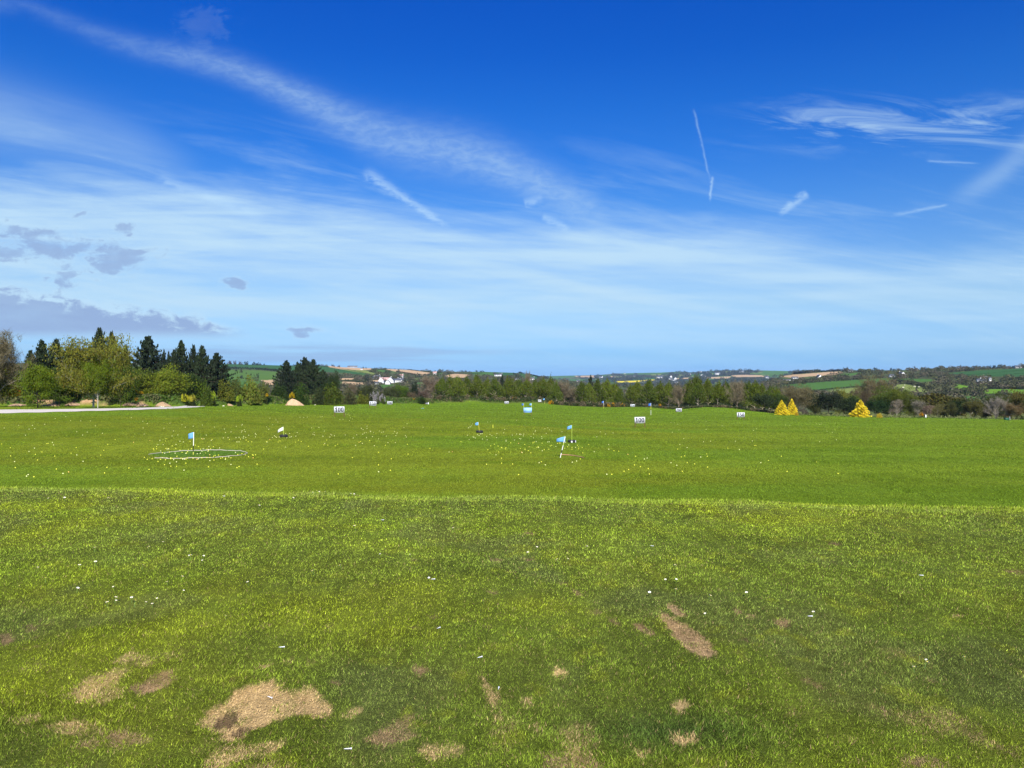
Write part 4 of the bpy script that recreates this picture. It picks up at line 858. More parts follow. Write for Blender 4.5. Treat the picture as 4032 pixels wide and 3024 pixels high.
# --- right of the belt
for k, px, top, hw, Y, c, b, nm, lb in [
    ('pine', 3010, 1548, 44, 176, (.036, .052, .020), DB, 'pine_tree', 'dark rounded pine standing beside the twin golden conifers'), ('alder', 3052, 1520, 36, 196, ALD, GB, 'alder_tree', 'green tree behind the dark rounded pine'), ('broad', 3060, 1545, 36, 184, (.055, .085, .018), DB, 'leafy_tree', 'green tree just behind the first golden conifer'),
    ('oak', 3145, 1508, 78, 188, (.150, .130, .062), (.30, .25, .18), 'bare_tree', 'large brown leafless tree behind the twin golden conifers'), ('oak', 3095, 1520, 50, 205, (.130, .115, .050), GB, 'bare_tree', 'brown leafless tree half hidden behind the large one'), ('broad', 3205, 1545, 36, 196, (.065, .075, .022), DB, 'leafy_tree', 'dull green tree between the leafless tree and the dark broad pine'),
    ('pine', 3262, 1542, 56, 163, (.026, .036, .018), DB, 'pine_tree', 'broad dark pine standing on the lawn between golden conifers'), ('pine', 3320, 1562, 40, 166, (.030, .045, .018), DB, 'pine_tree', 'low dark pine joined to the broad pine'), ('broad', 3335, 1527, 46, 215, (.150, .160, .030), DB, 'leafy_tree', 'yellow-green tree before the pale pasture'),
    ('broad', 3362, 1550, 30, 190, (.110, .150, .020), DB, 'leafy_tree', 'small bright green tree behind the single golden conifer'), ('pine', 3352, 1560, 34, 174, (.020, .034, .012), DB, 'pine_tree', 'very dark evergreen touching the single golden conifer'), ('oak', 3445, 1468, 82, 225, (.150, .125, .060), (.25, .21, .14), 'bare_tree', 'tallest leafless oak on the range edge'),
    ('oak', 3400, 1520, 50, 205, (.115, .090, .05), GB, 'bare_tree', 'brown leafless tree under the tall oak'), ('pine', 3452, 1572, 44, 172, (.025, .050, .014), DB, 'pine_tree', 'round dark green evergreen past the single golden conifer'), ('broad', 3500, 1518, 58, 195, (.085, .120, .018), DB, 'leafy_tree', 'large green tree beside the tall leafless oak'),
    ('broad', 3545, 1520, 46, 188, (.105, .128, .018), DB, 'leafy_tree', 'olive green tree before the sheep pasture'), ('broad', 3580, 1545, 36, 184, (.095, .115, .020), DB, 'leafy_tree', 'lower olive tree at the near end of the brown hedge'),
    ('birch', 3531, 1570, 26, 171, (.24, .20, .14), WB, 'birch_tree', 'young white-stemmed birch on the rough edge'), ('birch', 3507, 1600, 14, 171, (.22, .18, .13), WB, 'birch_tree', 'smallest sapling beside the young white-stemmed birch'), ('birch', 3616, 1572, 32, 172, (.20, .18, .13), GB, 'birch_tree', 'grey twiggy sapling before the olive trees'),
    ('birch', 3652, 1592, 22, 173, (.20, .14, .11), GB, 'birch_tree', 'pinkish sapling above the white tee post'), ('birch', 3692, 1588, 30, 176, (.15, .14, .05), GB, 'birch_tree', 'low forked sapling in front of the brown hedge'), ('broad', 3740, 1575, 26, 178, (.065, .070, .02), GB, 'leafy_tree', 'slim olive sapling in front of the brown hedge'),
    ('pine', 3782, 1566, 40, 205, (.030, .050, .014), DB, 'pine_tree', 'dark evergreen clump at the end of the brown hedge'), ('broad', 3822, 1570, 30, 178, (.090, .088, .022), WB, 'leafy_tree', 'small budding tree with pale stem past the hedge'), ('broad', 3848, 1576, 26, 174, (.095, .092, .025), WB, 'leafy_tree', 'budding tree with bent white stem past the hedge'),
    ('broad', 3885, 1600, 24, 176, (.150, .125, .035), GB, 'leafy_tree', 'orange-tinged shrub-like tree near the multi-stemmed tree'), ('bare', 3920, 1560, 36, 172, (.26, .23, .18), (.34, .30, .24), 'bare_tree', 'pale multi-stemmed leafless tree on the rough edge'), ('bare', 3957, 1572, 28, 171, (.25, .22, .17), WB, 'bare_tree', 'leafless tree with a white stem beside the green box'),
    ('broad', 3992, 1585, 32, 168, (.16, .115, .05), GB, 'leafy_tree', 'copper-coloured small tree near the photo edge'), ('broad', 4035, 1530, 60, 172, (.115, .100, .025), DB, 'leafy_tree', 'tall orange-green tree cut by the photo edge'), ('broad', 3925, 1545, 42, 190, (.070, .085, .02), DB, 'leafy_tree', 'green tree rising behind the pale multi-stemmed one'), ('broad', 3975, 1552, 40, 192, (.06, .07, .02), DB, 'leafy_tree', 'dull green tree behind the copper-coloured small tree'),
    ('broad', 3865, 1585, 36, 196, (.06, .075, .02), DB, 'leafy_tree', 'low dull tree in the shade past the hedge'), ('broad', 4090, 1555, 50, 168, (.06, .08, .02), DB, 'leafy_tree', 'dark green tree just beyond the photo edge')]:
    plant(nm, k, px, top, hw, Y, c, b, lb, 'tree', GRP)
for px, top, hw, Y, lb in [(3078, 1574, 31, 156, 'golden yellow conifer, wider of the twin pair by the leafless tree'), (3118, 1568, 25, 161, 'golden yellow conifer, pointed one behind the wider twin'), (3388, 1572, 40, 155, 'largest golden yellow conifer standing alone by the dark evergreen')]:
    plant('golden_conifer', 'golden', px, top, hw, Y, GOLD, DB, lb, 'tree', 'golden conifers')
plant('golden_shrub', 'bush', 3137, 1620, 9, 154, (.50, .34, .03), DB, 'small clipped golden shrub beside the twin golden conifers', 'shrub', 'clipped golden shrubs')
plant('golden_shrub', 'bush', 3462, 1627, 13, 153, (.60, .46, .04), DB, 'small clipped golden shrub on its own past the largest golden conifer', 'shrub', 'clipped golden shrubs')
plant('dark_shrub', 'bush', 3160, 1600, 26, 172, (.14, .13, .09), GB, 'grey twiggy shrub under the large leafless tree', 'shrub')
# brown-green clipped hedge
def hedge_box(name, pts, w, hgt, col, label, n, leaf, group=None, mat=M_leaf, z=None):
    rng = np.random.default_rng(int(abs(pts[0][0]) * 10) + n); P = np.array(pts, float); L = np.concatenate([[0], np.cumsum(np.linalg.norm(np.diff(P[:, :2], axis=0), axis=1))]); s_ = rng.random(n) * L[-1]
    x = np.interp(s_, L, P[:, 0]); y = np.interp(s_, L, P[:, 1]); zz = np.interp(s_, L, P[:, 2]); d = np.stack([np.gradient(P[:, 0]), np.gradient(P[:, 1])], -1); ax = np.interp(s_, L, d[:, 0]); ay = np.interp(s_, L, d[:, 1]); ln = np.hypot(ax, ay); nx, ny = -ay / ln, ax / ln
    hh = hgt * (.75 + .45 * fbm(s_ / (hgt * 1.1) + 3, s_ * 0, 3, n)); an = rng.uniform(0, np.pi, n); rad = rng.random(n) ** .3
    q = np.cos(an) * w * .5 * rad; V0 = np.stack([x + nx * q, y + ny * q, zz + np.sin(an) ** .6 * hh * rad], -1); off = V0.mean(0) * [1, 1, 0] + [0, 0, zz.min()]
    V, Fq = leaf_cards(rng, V0 - off, leaf); o = link(name, mesh_np(name, V, Fq, np.repeat(jit(rng, n, (1, 1, 1), .3, .7 + .6 * fbm(s_ / leaf / 4, V0[:, 2] / leaf / 3, 2, 9)), 4, 0)), mat); o.location = off; o.color = (*col, 1)
    tag(o, label, 'hedge', group); return o
pt = lambda px, Y, dz=0: ((px - CX) / F * Y, Y, g1((px - CX) / F * Y, Y) + dz)
hedge_box('conifer_hedge', [pt(3605, 208), pt(3660, 210), pt(3720, 210), pt(3800, 206)], 3.0, 6.6, (.085, .080, .018), 'tall clipped brown-green conifer hedge below the white cottage', 7000, .55)
# gorse and other flowering bushes: green body, yellow to orange flower sprays
def blossom(r, col):
    b = r.children[1]; R = b.scale[0]; H = b.scale[2]; hf = min(H * .85, 1.7 * R); o = link('blossom', LIB[('bush', 0)][1][1], M_leaf, r)
    o.scale = (R * 1.05, R * 1.05, hf * 1.03); o.location = (0, 0, H - hf); o.rotation_euler = (0, 0, 1.3); o.color = (*col, 1); b.scale = (R * .93, R * .93, H * .97)
def gorse(px, top, hw, Y, lb, col=GORSE, dz=0):
    r = plant('gorse_bush', 'bush', px, top, hw, Y, (.045, .060, .016), DB, lb, 'bush', 'flowering bushes at the edge of the range', dz)
    blossom(r, col)
for r_ in BLB: blossom(r_, (.36, .33, .33))
for a_ in [(52, 1512, 30, 112, 'orange-brown flowering bush under the big bare-topped tree', (.40, .17, .012)), (530, 1535, 14, 113, 'orange gorse bush on the bank below the lone spruce'), (556, 1540, 9, 114, 'small yellow gorse tuft beside the orange one on the bank', (.65, .42, .02)), (537, 1565, 8, 110, 'low yellow gorse sprig by the bare soil'), (727, 1553, 16, 130, 'yellow-flowered bush, first past the path end', (.60, .58, .03)), (757, 1556, 14, 131, 'yellow-flowered bush, second past the path end', (.55, .50, .06)),
        (832, 1543, 20, 134, 'lime yellow bush with drooping top past the path end', (.38, .48, .03)), (942, 1556, 14, 138, 'small lime bush beside the leaning broken trunk', (.34, .46, .03)), (1050, 1548, 7, 150, 'tiny orange gorse below the yellow-green shrub', (.70, .42, .01)), (1150, 1545, 12, 158, 'small yellow gorse right above the soil mound', (.55, .38, .01)),
        (1622, 1573, 15, 224, 'brightest orange gorse near the far 200 board'), (1667, 1582, 9, 226, 'small orange gorse next to the brightest one'), (2025, 1564, 12, 252, 'faint orange gorse behind the blue board'), (2169, 1577, 11, 248, 'orange gorse behind the far flag and dark board'),
        (2396, 1590, 8, 240, 'small orange gorse, first of three under the belt trees'), (2415, 1586, 11, 241, 'orange gorse, middle and tallest of three under the belt trees'), (2452, 1588, 13, 240, 'orange gorse, widest of three under the belt trees'), (2598, 1590, 7, 228, 'orange gorse in the shade by the blue flag'), (3628, 1624, 8, 172, 'small orange gorse beside the white tee post', (.60, .30, .02)), (1510, 1566, 10, 200, 'lime green sapling near the blossom bushes', (.20, .35, .02))]:
    gorse(*a_[:5], *(a_[5:] or ()))
# ------------------------------------------------------------------ rough growth on the banks and along the field edge (nobody could count it)
def rough_cards(name, X, Y, hgt, size, C, label, cat):
    rng = np.random.default_rng(len(X)); Z = G(X, Y) + hgt; P = np.stack([X, Y, Z], -1)
    V, Fq = leaf_cards(rng, P, size, flat=-.3); o = link(name, mesh_np(name, V, Fq, np.repeat(C, 4, 0)), M_leaf); o.color = (1, 1, 1, 1); tag(o, label, cat, kind='stuff')
rg = np.random.default_rng(12)
def along(P, n, w, w2=0):
    P = np.array(P); L = np.concatenate([[0], np.cumsum(np.linalg.norm(np.diff(P, axis=0), axis=1))]); s_ = rg.random(n) * L[-1]
    return np.interp(s_, L, P[:, 0]) + rg.normal(0, w, n), np.interp(s_, L, P[:, 1]) + rg.normal(0, w, n) + w2, s_
xs, ys, cs, hs_ = [], [], [], []
for (P, h, w), n in zip(BANKS, (26000, 30000, 9000)):
    x, y, s_ = along(P, n, 1.15); b = bank(x, y); k = b > .15; x, y, s_ = x[k], y[k], s_[k]
    q = fbm(s_ / 2.5, y * .8, 3, 70); soil = fbm(x / 3.0, y / 3.0, 3, 55); k = (soil < .545) | (bank(x, y) > .95) | (x / y > -.42); x, y, s_, q = x[k], y[k], s_[k], q[k]
    base = np.where((q > .55)[:, None], np.array([.115, .120, .045]), np.where((q > .46)[:, None], np.array([.052, .105, .022]), np.array([.085, .135, .022])))
    xs.append(x); ys.append(y); cs.append(base * rg.uniform(.6, 1.4, (len(x), 1))); hs_.append(rg.uniform(0, .45, len(x)) * (q * 1.6))
rough_cards('rough_grass', np.concatenate(xs), np.concatenate(ys), np.concatenate(hs_), .42, np.concatenate(cs), 'unmown grass, nettles and dead stems on the banks behind the range', 'rough grass')
# scrub along the foot of the belt
px = rg.uniform(1700, 3080, 26000); off = rg.uniform(5, 13, len(px)); k = ~((px > 2436) & (px < 2482) & (rg.random(len(px)) < .5)); px, off = px[k], off[k]
Y = np.interp(px, PXC, YC) + off; X = (px - CX) / F * Y; q = fbm(px / 16, off * .3, 3, 90)
hmax = np.interp(px, [1700, 1760, 2150, 2300, 2480, 2600, 3080], [1.6, 1.0, 1.0, 1.3, 1.1, .55, .5]); hh = rg.random(len(px)) * hmax * (.3 + 1.5 * q)
C = np.where((q > .53)[:, None], np.array([.125, .105, .055]), np.array([.050, .066, .022])) * rg.uniform(.6, 1.4, (len(px), 1))
rough_cards('undergrowth', X, Y, hh, .45, C, 'dull brown and green scrub along the foot of the tree belt', 'undergrowth')
# thin rough at the far edge beside the golden conifers
px = rg.uniform(3060, 4150, 16000); off = rg.uniform(2.5, 11, len(px)); Y = np.interp(px, PXC, YC) + off; X = (px - CX) / F * Y; q = fbm(px / 22, off * .4, 3, 91)
hh = rg.random(len(px)) * (.10 + .7 * sstep(q, .45, .75)); C = np.where((q > .5)[:, None], np.array([.17, .19, .07]), np.array([.10, .16, .03])) * rg.uniform(.7, 1.3, (len(px), 1))
rough_cards('long_grass', X, Y, hh, .32, C, 'pale long grass fringing the range below the saplings', 'long grass')

# ------------------------------------------------------------------ gravel path
def build_path():
    up = [(-700, 1612), (-300, 1612), (0, 1613.5), (150, 1612.5), (300, 1611), (450, 1608.5), (560, 1606), (640, 1603.5), (700, 1601), (740, 1597), (775, 1597.5), (806, 1599)]
    lo = [(-700, 1632), (-300, 1630), (0, 1628), (150, 1624.5), (300, 1620.5), (450, 1616.5), (560, 1613.5), (640, 1611), (700, 1609), (740, 1606.5), (775, 1603.5), (808, 1600.5)]
    pxs = np.concatenate([np.linspace(-700, 0, 20), np.linspace(15, 808, 110)]); V = []; W_ = 5
    for p in pxs:
        a = hit(p, np.interp(p, *zip(*lo)) + .6 * math.sin(p * .05), 50, 125); b = hit(p, np.interp(p, *zip(*up)), 50, 125)
        for k in range(W_ + 1):
            t = k / W_; x = a[0] + (b[0] - a[0]) * t; y = a[1] + (b[1] - a[1]) * t; V.append((x, y, g1(x, y) + .03 + .03 * math.sin(math.pi * t)))
    n = len(pxs); i = np.arange(n - 1)[:, None]; j = np.arange(W_)[None, :]; a = i * (W_ + 1) + j
    o = link('path', mesh_np('path', np.array(V), np.stack([a, a + W_ + 1, a + W_ + 2, a + 1], -1).reshape(-1, 4), None, True), M_gravel); tag(o, kind='structure')
build_path()

# ------------------------------------------------------------------ distance boards
M_panel = mat_simple('board_face', (.68, .70, .72), .5, .06, 6)
GLY = {'0': [[(.25, .92), (.36, .88), (.40, .74), (.40, .26), (.36, .12), (.25, .08), (.14, .12), (.10, .26), (.10, .74), (.14, .88), (.25, .92)]], '1': [[(.10, .70), (.28, .86), (.30, .96), (.30, .04)]], '2': [[(.10, .70), (.11, .84), (.20, .92), (.32, .90), (.40, .80), (.39, .64), (.30, .46), (.12, .22), (.10, .09), (.42, .09)]],
       '5': [[(.41, .91), (.12, .91), (.11, .55), (.22, .60), (.34, .57), (.40, .46), (.40, .22), (.34, .11), (.22, .07), (.11, .12), (.10, .24)]], '8': [[(.25, .92), (.38, .84), (.38, .64), (.25, .52), (.12, .64), (.12, .84), (.25, .92)], [(.25, .52), (.40, .40), (.40, .18), (.25, .08), (.10, .18), (.10, .40), (.25, .52)]], '7': [[(.10, .91), (.41, .91), (.28, .5), (.22, .05)]], '4': [[(.34, .04), (.34, .92), (.10, .36), (.44, .34)]]}
def text_mesh(s, hgt, width, depth=.008, mat=None, sw=.10):
    mb = MB(); adv = .54; k = 0
    for ci, ch in enumerate(s):
        for ln in GLY[ch]:
            for (x0, y0), (x1, y1) in zip(ln[:-1], ln[1:]):
                l = math.hypot(x1 - x0, y1 - y0); nx, ny = -(y1 - y0) / l * sw, (x1 - x0) / l * sw * .62; z = -.0006 * (k % 5); k += 1
                V = [(x0 + nx, y0 + ny), (x0 - nx, y0 - ny), (x1 - nx, y1 - ny), (x1 + nx, y1 + ny)]; mb.add([(v[0] + ci * adv, z, v[1]) for v in V], [(0, 1, 2, 3)])
                z = -.0006 * (k % 5) - .003; k += 1; mb.add([(x1 + sw * math.cos(a) + ci * adv, z, y1 + sw * .62 * math.sin(a)) for a in np.arange(8) * .7854], [tuple(range(8))])
    me = mb.mesh('lettering'); n = len(me.vertices); v = np.empty(n * 3); me.vertices.foreach_get('co', v); v = v.reshape(-1, 3); lo, hi = v.min(0), v.max(0)
    v[:, 0] = (v[:, 0] - (lo + hi)[0] / 2) / (hi - lo)[0] * width; v[:, 2] = (v[:, 2] - (lo + hi)[2] / 2) / (hi - lo)[2] * hgt; me.vertices.foreach_set('co', v.ravel()); me.update(); me.materials.append(mat or M_black); return me
def board(px, base, Y, txt, label, w=1.28, rz=0.0, legh=.52, panel=M_panel, group='white distance boards', name='distance_board', tilt=0.0, h=.76):
    X = (px - CX) / F * Y; z = g1(X, Y); r = empty(name, (X, Y, z), rz, label, 'sign', group)
    MB().box((0, 0, legh + h / 2), (w - .06, .03, h - .06)).build('panel', panel, r)
    f = MB()
    for s_ in (-1, 1): f.box((s_ * (w / 2 - .015), 0, legh + h / 2), (.03, .045, h)); f.box((0, 0, legh + h / 2 + s_ * (h / 2 - .015)), (w - .064, .044, .03))
    f.build('frame', M_frame if panel is not M_blue else M_blue, r)
    for s_ in (-1, 1):
        for q in (-1, 1):
            MB().tube([(s_ * (w / 2 - .10), .035 * q, legh + .10), (s_ * (w / 2 - .04), .05 * q if q < 0 else .34, -.05)], [.028, .024], 6).build('leg', M_wood, r)
    if txt:
        t = link('lettering', text_mesh(txt, h * .80, w * .84), None, r); t.location = (0, -.019, legh + h / 2 - .005)
    if tilt: r.rotation_euler = (0, math.radians(tilt), rz)
    return r
board(1336, 0, 91, '100', 'white board reading 100, by itself towards the gravel path', tilt=-.5)
board(1467, 0, 136, '150', 'white board reading 150 on the gravel path side of the range', tilt=3.0)
board(1535, 0, 183, '200', 'small white board reading 200 on the gravel path side of the range', legh=.18)
board(1995, 0, 226, '250', 'tiny white board reading 250 beyond the blue target', legh=.15)
board(2520, 0, 90, '100', 'white board reading 100, nearer the golden conifers', tilt=-1.0)
board(2917, 0, 122, '150', 'white board reading 150 in front of the pale leafless tree', legh=.42)
board(2673, 0, 164, '200', 'white board reading 200 in the dip under the tree belt', legh=.22)
board(2491, 0, 214, '250', 'small white board reading 250 near the flags below the tree gap', legh=.2)
# black board with worn white figures
def black_board():
    px, Y = 2125, 246; X = (px - CX) / F * Y; r = empty('number_board', (X, Y, g1(X, Y)), 0, 'black board with worn white figures in two rows by the far flag', 'sign')
    MB().box((0, 0, .95), (1.28, .03, .86)).build('panel', M_black, r)
    t = link('lettering', text_mesh('8750', .34, 1.05), None, r); t.location = (0, -.03, 1.16); t2 = link('lettering', text_mesh('5040', .28, 1.0), None, r); t2.location = (0, -.03, .76)
    for q in (t, t2):
        q.data.materials.clear(); q.data.materials.append(M_white)
    for s_ in (-1, 1): MB().tube([(s_ * .5, 0, .55), (s_ * .5, 0, -.05)], .03, 6).build('leg', M_wood, r)
black_board()

# ------------------------------------------------------------------ flags
YEL = (.62, .60, .10); WHI = (.78, .77, .70); BLK = (.012, .014, .012); LIME = (.42, .55, .08)
def flag_cloth(w, h, sag, taper, mat, parent, top, sgn=-1, name='flag'):
    n, m = 9, 5; V = []
    for i in range(n):
        t = i / (n - 1)
        for j in range(m):
            u = j / (m - 1); hh = h * (1 - taper * t); V.append((sgn * w * t, .05 * math.sin(t * 7 + u) * t, top - sag * t ** 1.3 - u * hh))
    Fq = [(i * m + j, (i + 1) * m + j, (i + 1) * m + j + 1, i * m + j + 1) for i in range(n - 1) for j in range(m - 1)]
    V = np.array(V); o = link(name, mesh_np(name, V, np.array(Fq), None, True), mat, parent)
    sd_ = o.modifiers.new('thickness', 'SOLIDIFY'); sd_.thickness = .004
    return o
def pole(bands, H, lean, parent, r=.016, z0=0.0):
    P = []; C = []
    mb = MB()
    for z_a, z_b, c in bands: mb.tube([(lean * z_a, 0, z0 + z_a * H), (lean * z_b, 0, z0 + z_b * H)], r, 8, c)
    mb.tube([(lean * 1.0, 0, z0 + H), (lean * 1.004, 0, z0 + H * 1.004)], [r, .001], 8, bands[-1][2])
    return mb.build('pole', M_pole, parent, True)
def flagpole(px, Y, Hpx, label, bands, mat, fw, fh, sag=.18, taper=.25, lean=0.0, r=.016, nm='flagpole', z0=0.0, parent=None):
    X = (px - CX) / F * Y; H = Hpx / F * Y
    root = parent or empty(nm, (X, Y, g1(X, Y)), 0, label, 'flag', 'range flags')
    pole(bands, H, lean, root, r, z0); f = flag_cloth(fw, fh, sag, taper, mat, root, z0 + H); f.location = (lean - .005, 0, 0); return root
xr, yr, zr = hit(761, 1790, 33, 80)
flagpole(761, yr, 88, 'light blue flag on a white and black pole inside the hose ring', [(-.05, .12, YEL), (.12, .40, BLK), (.40, 1, WHI)], M_flagb, .36, .38, .12, .12, lean=.03, r=.022)
xt, yt, zt = hit(2206, 1802, 33, 80)
flagpole(2206, yt, 83, 'light blue pointed flag on a leaning banded pole, nearest the tee', [(-.05, .22, WHI), (.22, .36, BLK), (.36, .58, WHI), (.58, .70, LIME), (.70, 1, WHI)], M_flagb, .52, .34, .14, .45, lean=.30, r=.022)
def tyre(px, row, label, fcol, Hpx, bands, fw, fh, sag, taper, lean, patches=False, tilt=0, fdx=0):
    x, y, z = hit(px, row, 33, 90); r = empty('tyre', (x, y, z), 0, label, 'tyre', 'car tyres lying on the range')
    R, w = .32, .105; P = []; prof = []
    for i in range(14):
        a = i / 14 * 2 * math.pi; c, s_ = math.cos(a), math.sin(a); prof.append((R - .105 + .105 * np.sign(c) * abs(c) ** .6, w + w * np.sign(s_) * abs(s_) ** .5))
    n = 40; V = []
    for k in range(n):
        t = k / n * 2 * math.pi; lug = .006 if k % 2 else 0
        for q in prof: V.append(((q[0] + (lug if q[0] > R - .03 else 0)) * math.cos(t), (q[0] + (lug if q[0] > R - .03 else 0)) * math.sin(t), q[1]))
    m = len(prof); Fq = [(k * m + j, ((k + 1) % n) * m + j, ((k + 1) % n) * m + (j + 1) % m, k * m + (j + 1) % m) for k in range(n) for j in range(m)]
    o = link('tread', mesh_np('tread', np.array(V), np.array(Fq), None, True), M_tyre, r)
    # rim-less inner bead ring
    MB().tube([(.135 * math.cos(t), .135 * math.sin(t), w * 1.75) for t in np.linspace(0, 2 * math.pi, 25)[:-1]], .012, 6, closed=True).build('bead', M_tyre, r, True)
    if patches:
        pm = MB()
        for a0, a1, z0_, z1_ in ((-2.15, -1.85, .03, .17), (-1.05, -.70, .02, .19)):
            aa = np.linspace(a0, a1, 6); V = [((R + .012) * math.cos(a), (R + .012) * math.sin(a), zz) for a in aa for zz in (z0_, z1_)]; pm.add(V, [(2 * i, 2 * i + 2, 2 * i + 3, 2 * i + 1) for i in range(5)])
        pm.build('paint_patch', M_white, r)
    r.rotation_euler = (math.radians(0), math.radians(tilt), .3)
    f = empty('flagpole', (x, y, z), 0, fcol[1], 'flag', 'range flags')
    H = Hpx / F * y; pole(bands, H, lean, f, .016, 0.0); c = flag_cloth(fw, fh, sag, taper, fcol[0], f, H); c.location = (lean - .005, 0, 0)
tyre(1117, 1721.5, 'black tyre lying flat around the white flag', (M_flagw, 'white flag on a short lime pole standing in a tyre'), 41, [(-.02, 1, LIME)], .46, .30, .28, .30, -.02)
tyre(1888, 1704, 'black tyre, furthest out, under the small blue flag', (M_flagb, 'small light blue flag on a yellow pole in the furthest tyre'), 42, [(-.02, 1, (.60, .48, .05))], .30, .30, .10, .35, -.10, tilt=3)
tyre(2252, 1743, 'black tyre with white paint patches under the tall flag', (M_flagb, 'light blue flag on a tall lime pole in the white-patched tyre'), 69, [(-.02, 1, LIME)], .36, .26, .14, .10, -.01, patches=True)
for px, Y, Hp, lb, bands, fw, fh, mt in [(2145, 240, 22, 'far light blue flag on a short pole beside the black board', [(-.05, .5, YEL), (.5, 1, BLK)], .55, .50, M_flagb), (2377, 205, 30, 'far dark blue flag on a slim pole before the three gorse bushes', [(-.05, .45, YEL), (.45, 1, WHI)], .50, .60, M_flagd), (2563, 148, 47, 'dark blue flag on a yellow and white banded pole below the tree gap', [(-.05, .42, WHI), (.42, .50, BLK), (.50, .72, YEL), (.72, 1, WHI)], .48, .55, M_flagd)]:
    flagpole(px, Y, Hp, lb, bands, mt, fw, fh, .15, .2, r=.03)
# blue target board with two flags
bt = board(2078, 0, 115, None, 'pale blue target panel on brown legs with two blue flags', w=1.24, panel=M_blue, group=None, name='target_board', legh=.52, h=.74)
del bt['category']; bt['category'] = 'target'
for s_, mt in ((-1, M_flagd), (1, M_flagb)):
    p = MB().tube([(s_ * .60, .03, .9), (s_ * .60, .03, 1.92)], .026, 8, YEL).build('pole', M_pole, bt, True)
    f = flag_cloth(.34, .34, .06, .25, mt, bt, 1.92); f.location = (s_ * .60 - (.0 if s_ < 0 else 0), .03, 0)

# ------------------------------------------------------------------ hose ring and broken hose
def ring():
    cx_, cy_ = ((775 - CX) / F * 48.3), 48.3
    x0, y0, z0 = hit(775, 1789, 33, 80); R = (963 - 587) / 2 / F * y0; P = []
    for t in np.linspace(math.radians(-118), math.radians(182), 120):
        x = x0 + R * math.cos(t); y = y0 + R * 1.0 * math.sin(t) * .98; P.append((x, y, g1(x, y) + .022 + .014 * math.sin(t * 9) + .01 * math.sin(t * 23)))
    o = MB().tube(P, .022, 8).build('hose', M_hose, None, True); tag(o, 'pale hose laid in a broken ring round the blue flag', 'hose')
    P = [hit(px, r, 33, 80) for px, r in ((2207, 1792.5), (2225, 1793), (2245, 1794.5), (2265, 1797), (2285, 1801), (2300, 1805))]
    P = [(x, y, g1(x, y) + .04) for x, y, z in P]; q = np.array(P); tt = np.linspace(0, 5, 30); q = np.stack([np.interp(tt, range(6), q[:, k]) for k in range(3)], -1)
    o = MB().tube(q, .026, 8).build('hose', M_hose2, None, True); tag(o, 'short curved clay-coloured hose beside the leaning flag', 'hose')
ring()

# ------------------------------------------------------------------ small things along the edges
def soil_mound(px, Y, w, h, label, lean=.0):
    X = (px - CX) / F * Y; rng = np.random.default_rng(int(px)); n, m = 26, 44; V = []; cl = []
    for i in range(n):
        t = i / (n - 1)
        for j in range(m):
            a = j / m * 6.2832; r = w * t * (1 + .22 * math.sin(a * 2 + 1) + .12 * math.sin(a * 5) + .10 * rng.random()); x = r * math.cos(a) + lean * (1 - t); y = r * .7 * math.sin(a)
            V.append((x, y, h * (1 - t) ** .75 * (1 - .15 * math.sin(a * 3) * t) * (1 + .30 * (t < .75) * t * math.sin(a * 2 + px)) + .12 * rng.random() * t * (1 - t) * 2 - .05)); cl.append([(1 if h > 1 else .72) * (.8 + .4 * rng.random())] * 3)
    i = np.arange(n - 1)[:, None]; j = np.arange(m)[None, :]; Fq = np.stack([i * m + j, (i + 1) * m + j, (i + 1) * m + (j + 1) % m, i * m + (j + 1) % m], -1).reshape(-1, 4)
    o = link('soil_mound', mesh_np('soil_mound', np.array(V), Fq, np.array(cl), True), M_soil); o.location = (X, Y, g1(X, Y)); tag(o, label, 'mound', 'heaps of bare soil'); return o
soil_mound(1158, 153, 1.5, 1.45, 'tall pointed heap of sandy soil on the bank', -.35)
soil_mound(640, 108, 1.0, .75, 'low brown soil heap where the bank meets the path')
soil_mound(906, 139, .5, .5, 'small tan soil heap beside the lime bush', -.3)
soil_mound(560, 109, .8, .45, 'low soil scar on the bank under the lone gorse'); soil_mound(205, 109, 1.4, .40, 'wide pale soil scar behind the small fresh green tree'); soil_mound(290, 109, 1.1, .38, 'pale soil scar behind the white-trunked tree'); soil_mound(510, 109, .9, .4, 'reddish soil scar near the yellow gorse'); soil_mound(70, 109, 1.2, .38, 'stony soil scar below the orange-brown bush')
rsl = random.Random(3)
def stone(px, Y, s_, label, mat=M_stone):
    X = (px - CX) / F * Y; rng = np.random.default_rng(int(px * 3)); mb = MB(); n = 10; V = [(0, 0, .75)]; 
    for k, (z, r) in enumerate(((.6, .6), (.3, 1), (-.1, .9))):
        for j in range(n): a = j / n * 6.2832; q = r * (1 + .18 * rng.normal()); V.append((q * math.cos(a), q * math.sin(a) * .8, z))
    Fq = [(1 + k * n + j, 1 + (k + 1) * n + j, 1 + (k + 1) * n + (j + 1) % n, 1 + k * n + (j + 1) % n) for k in range(2) for j in range(n)]; T = [(0, 1 + j, 1 + (j + 1) % n) for j in range(n)]
    V = np.array(V) * s_; o = link('stone', mesh_np('stone', V, [np.array(Fq), np.array(T)]), mat); o.location = (X, Y, g1(X, Y)); tag(o, label, 'stone', 'pale stones at the field edge')
for px, Y, s_, lb in [(1241, 163, .16, 'rounded pale stone, nearer the soil mound of three'), (1276, 165, .20, 'flattish pale stone, middle of three at the bank foot'), (1289, 165, .17, 'pale stone, furthest from the soil mound of three'), (880, 137, .2, 'pale stone below the lime yellow bush'), (632, 104, .22, 'pale yellowish stone at the path side, larger'), (643, 104.5, .16, 'small pale yellowish stone at the path side')]: stone(px, Y, s_, lb)
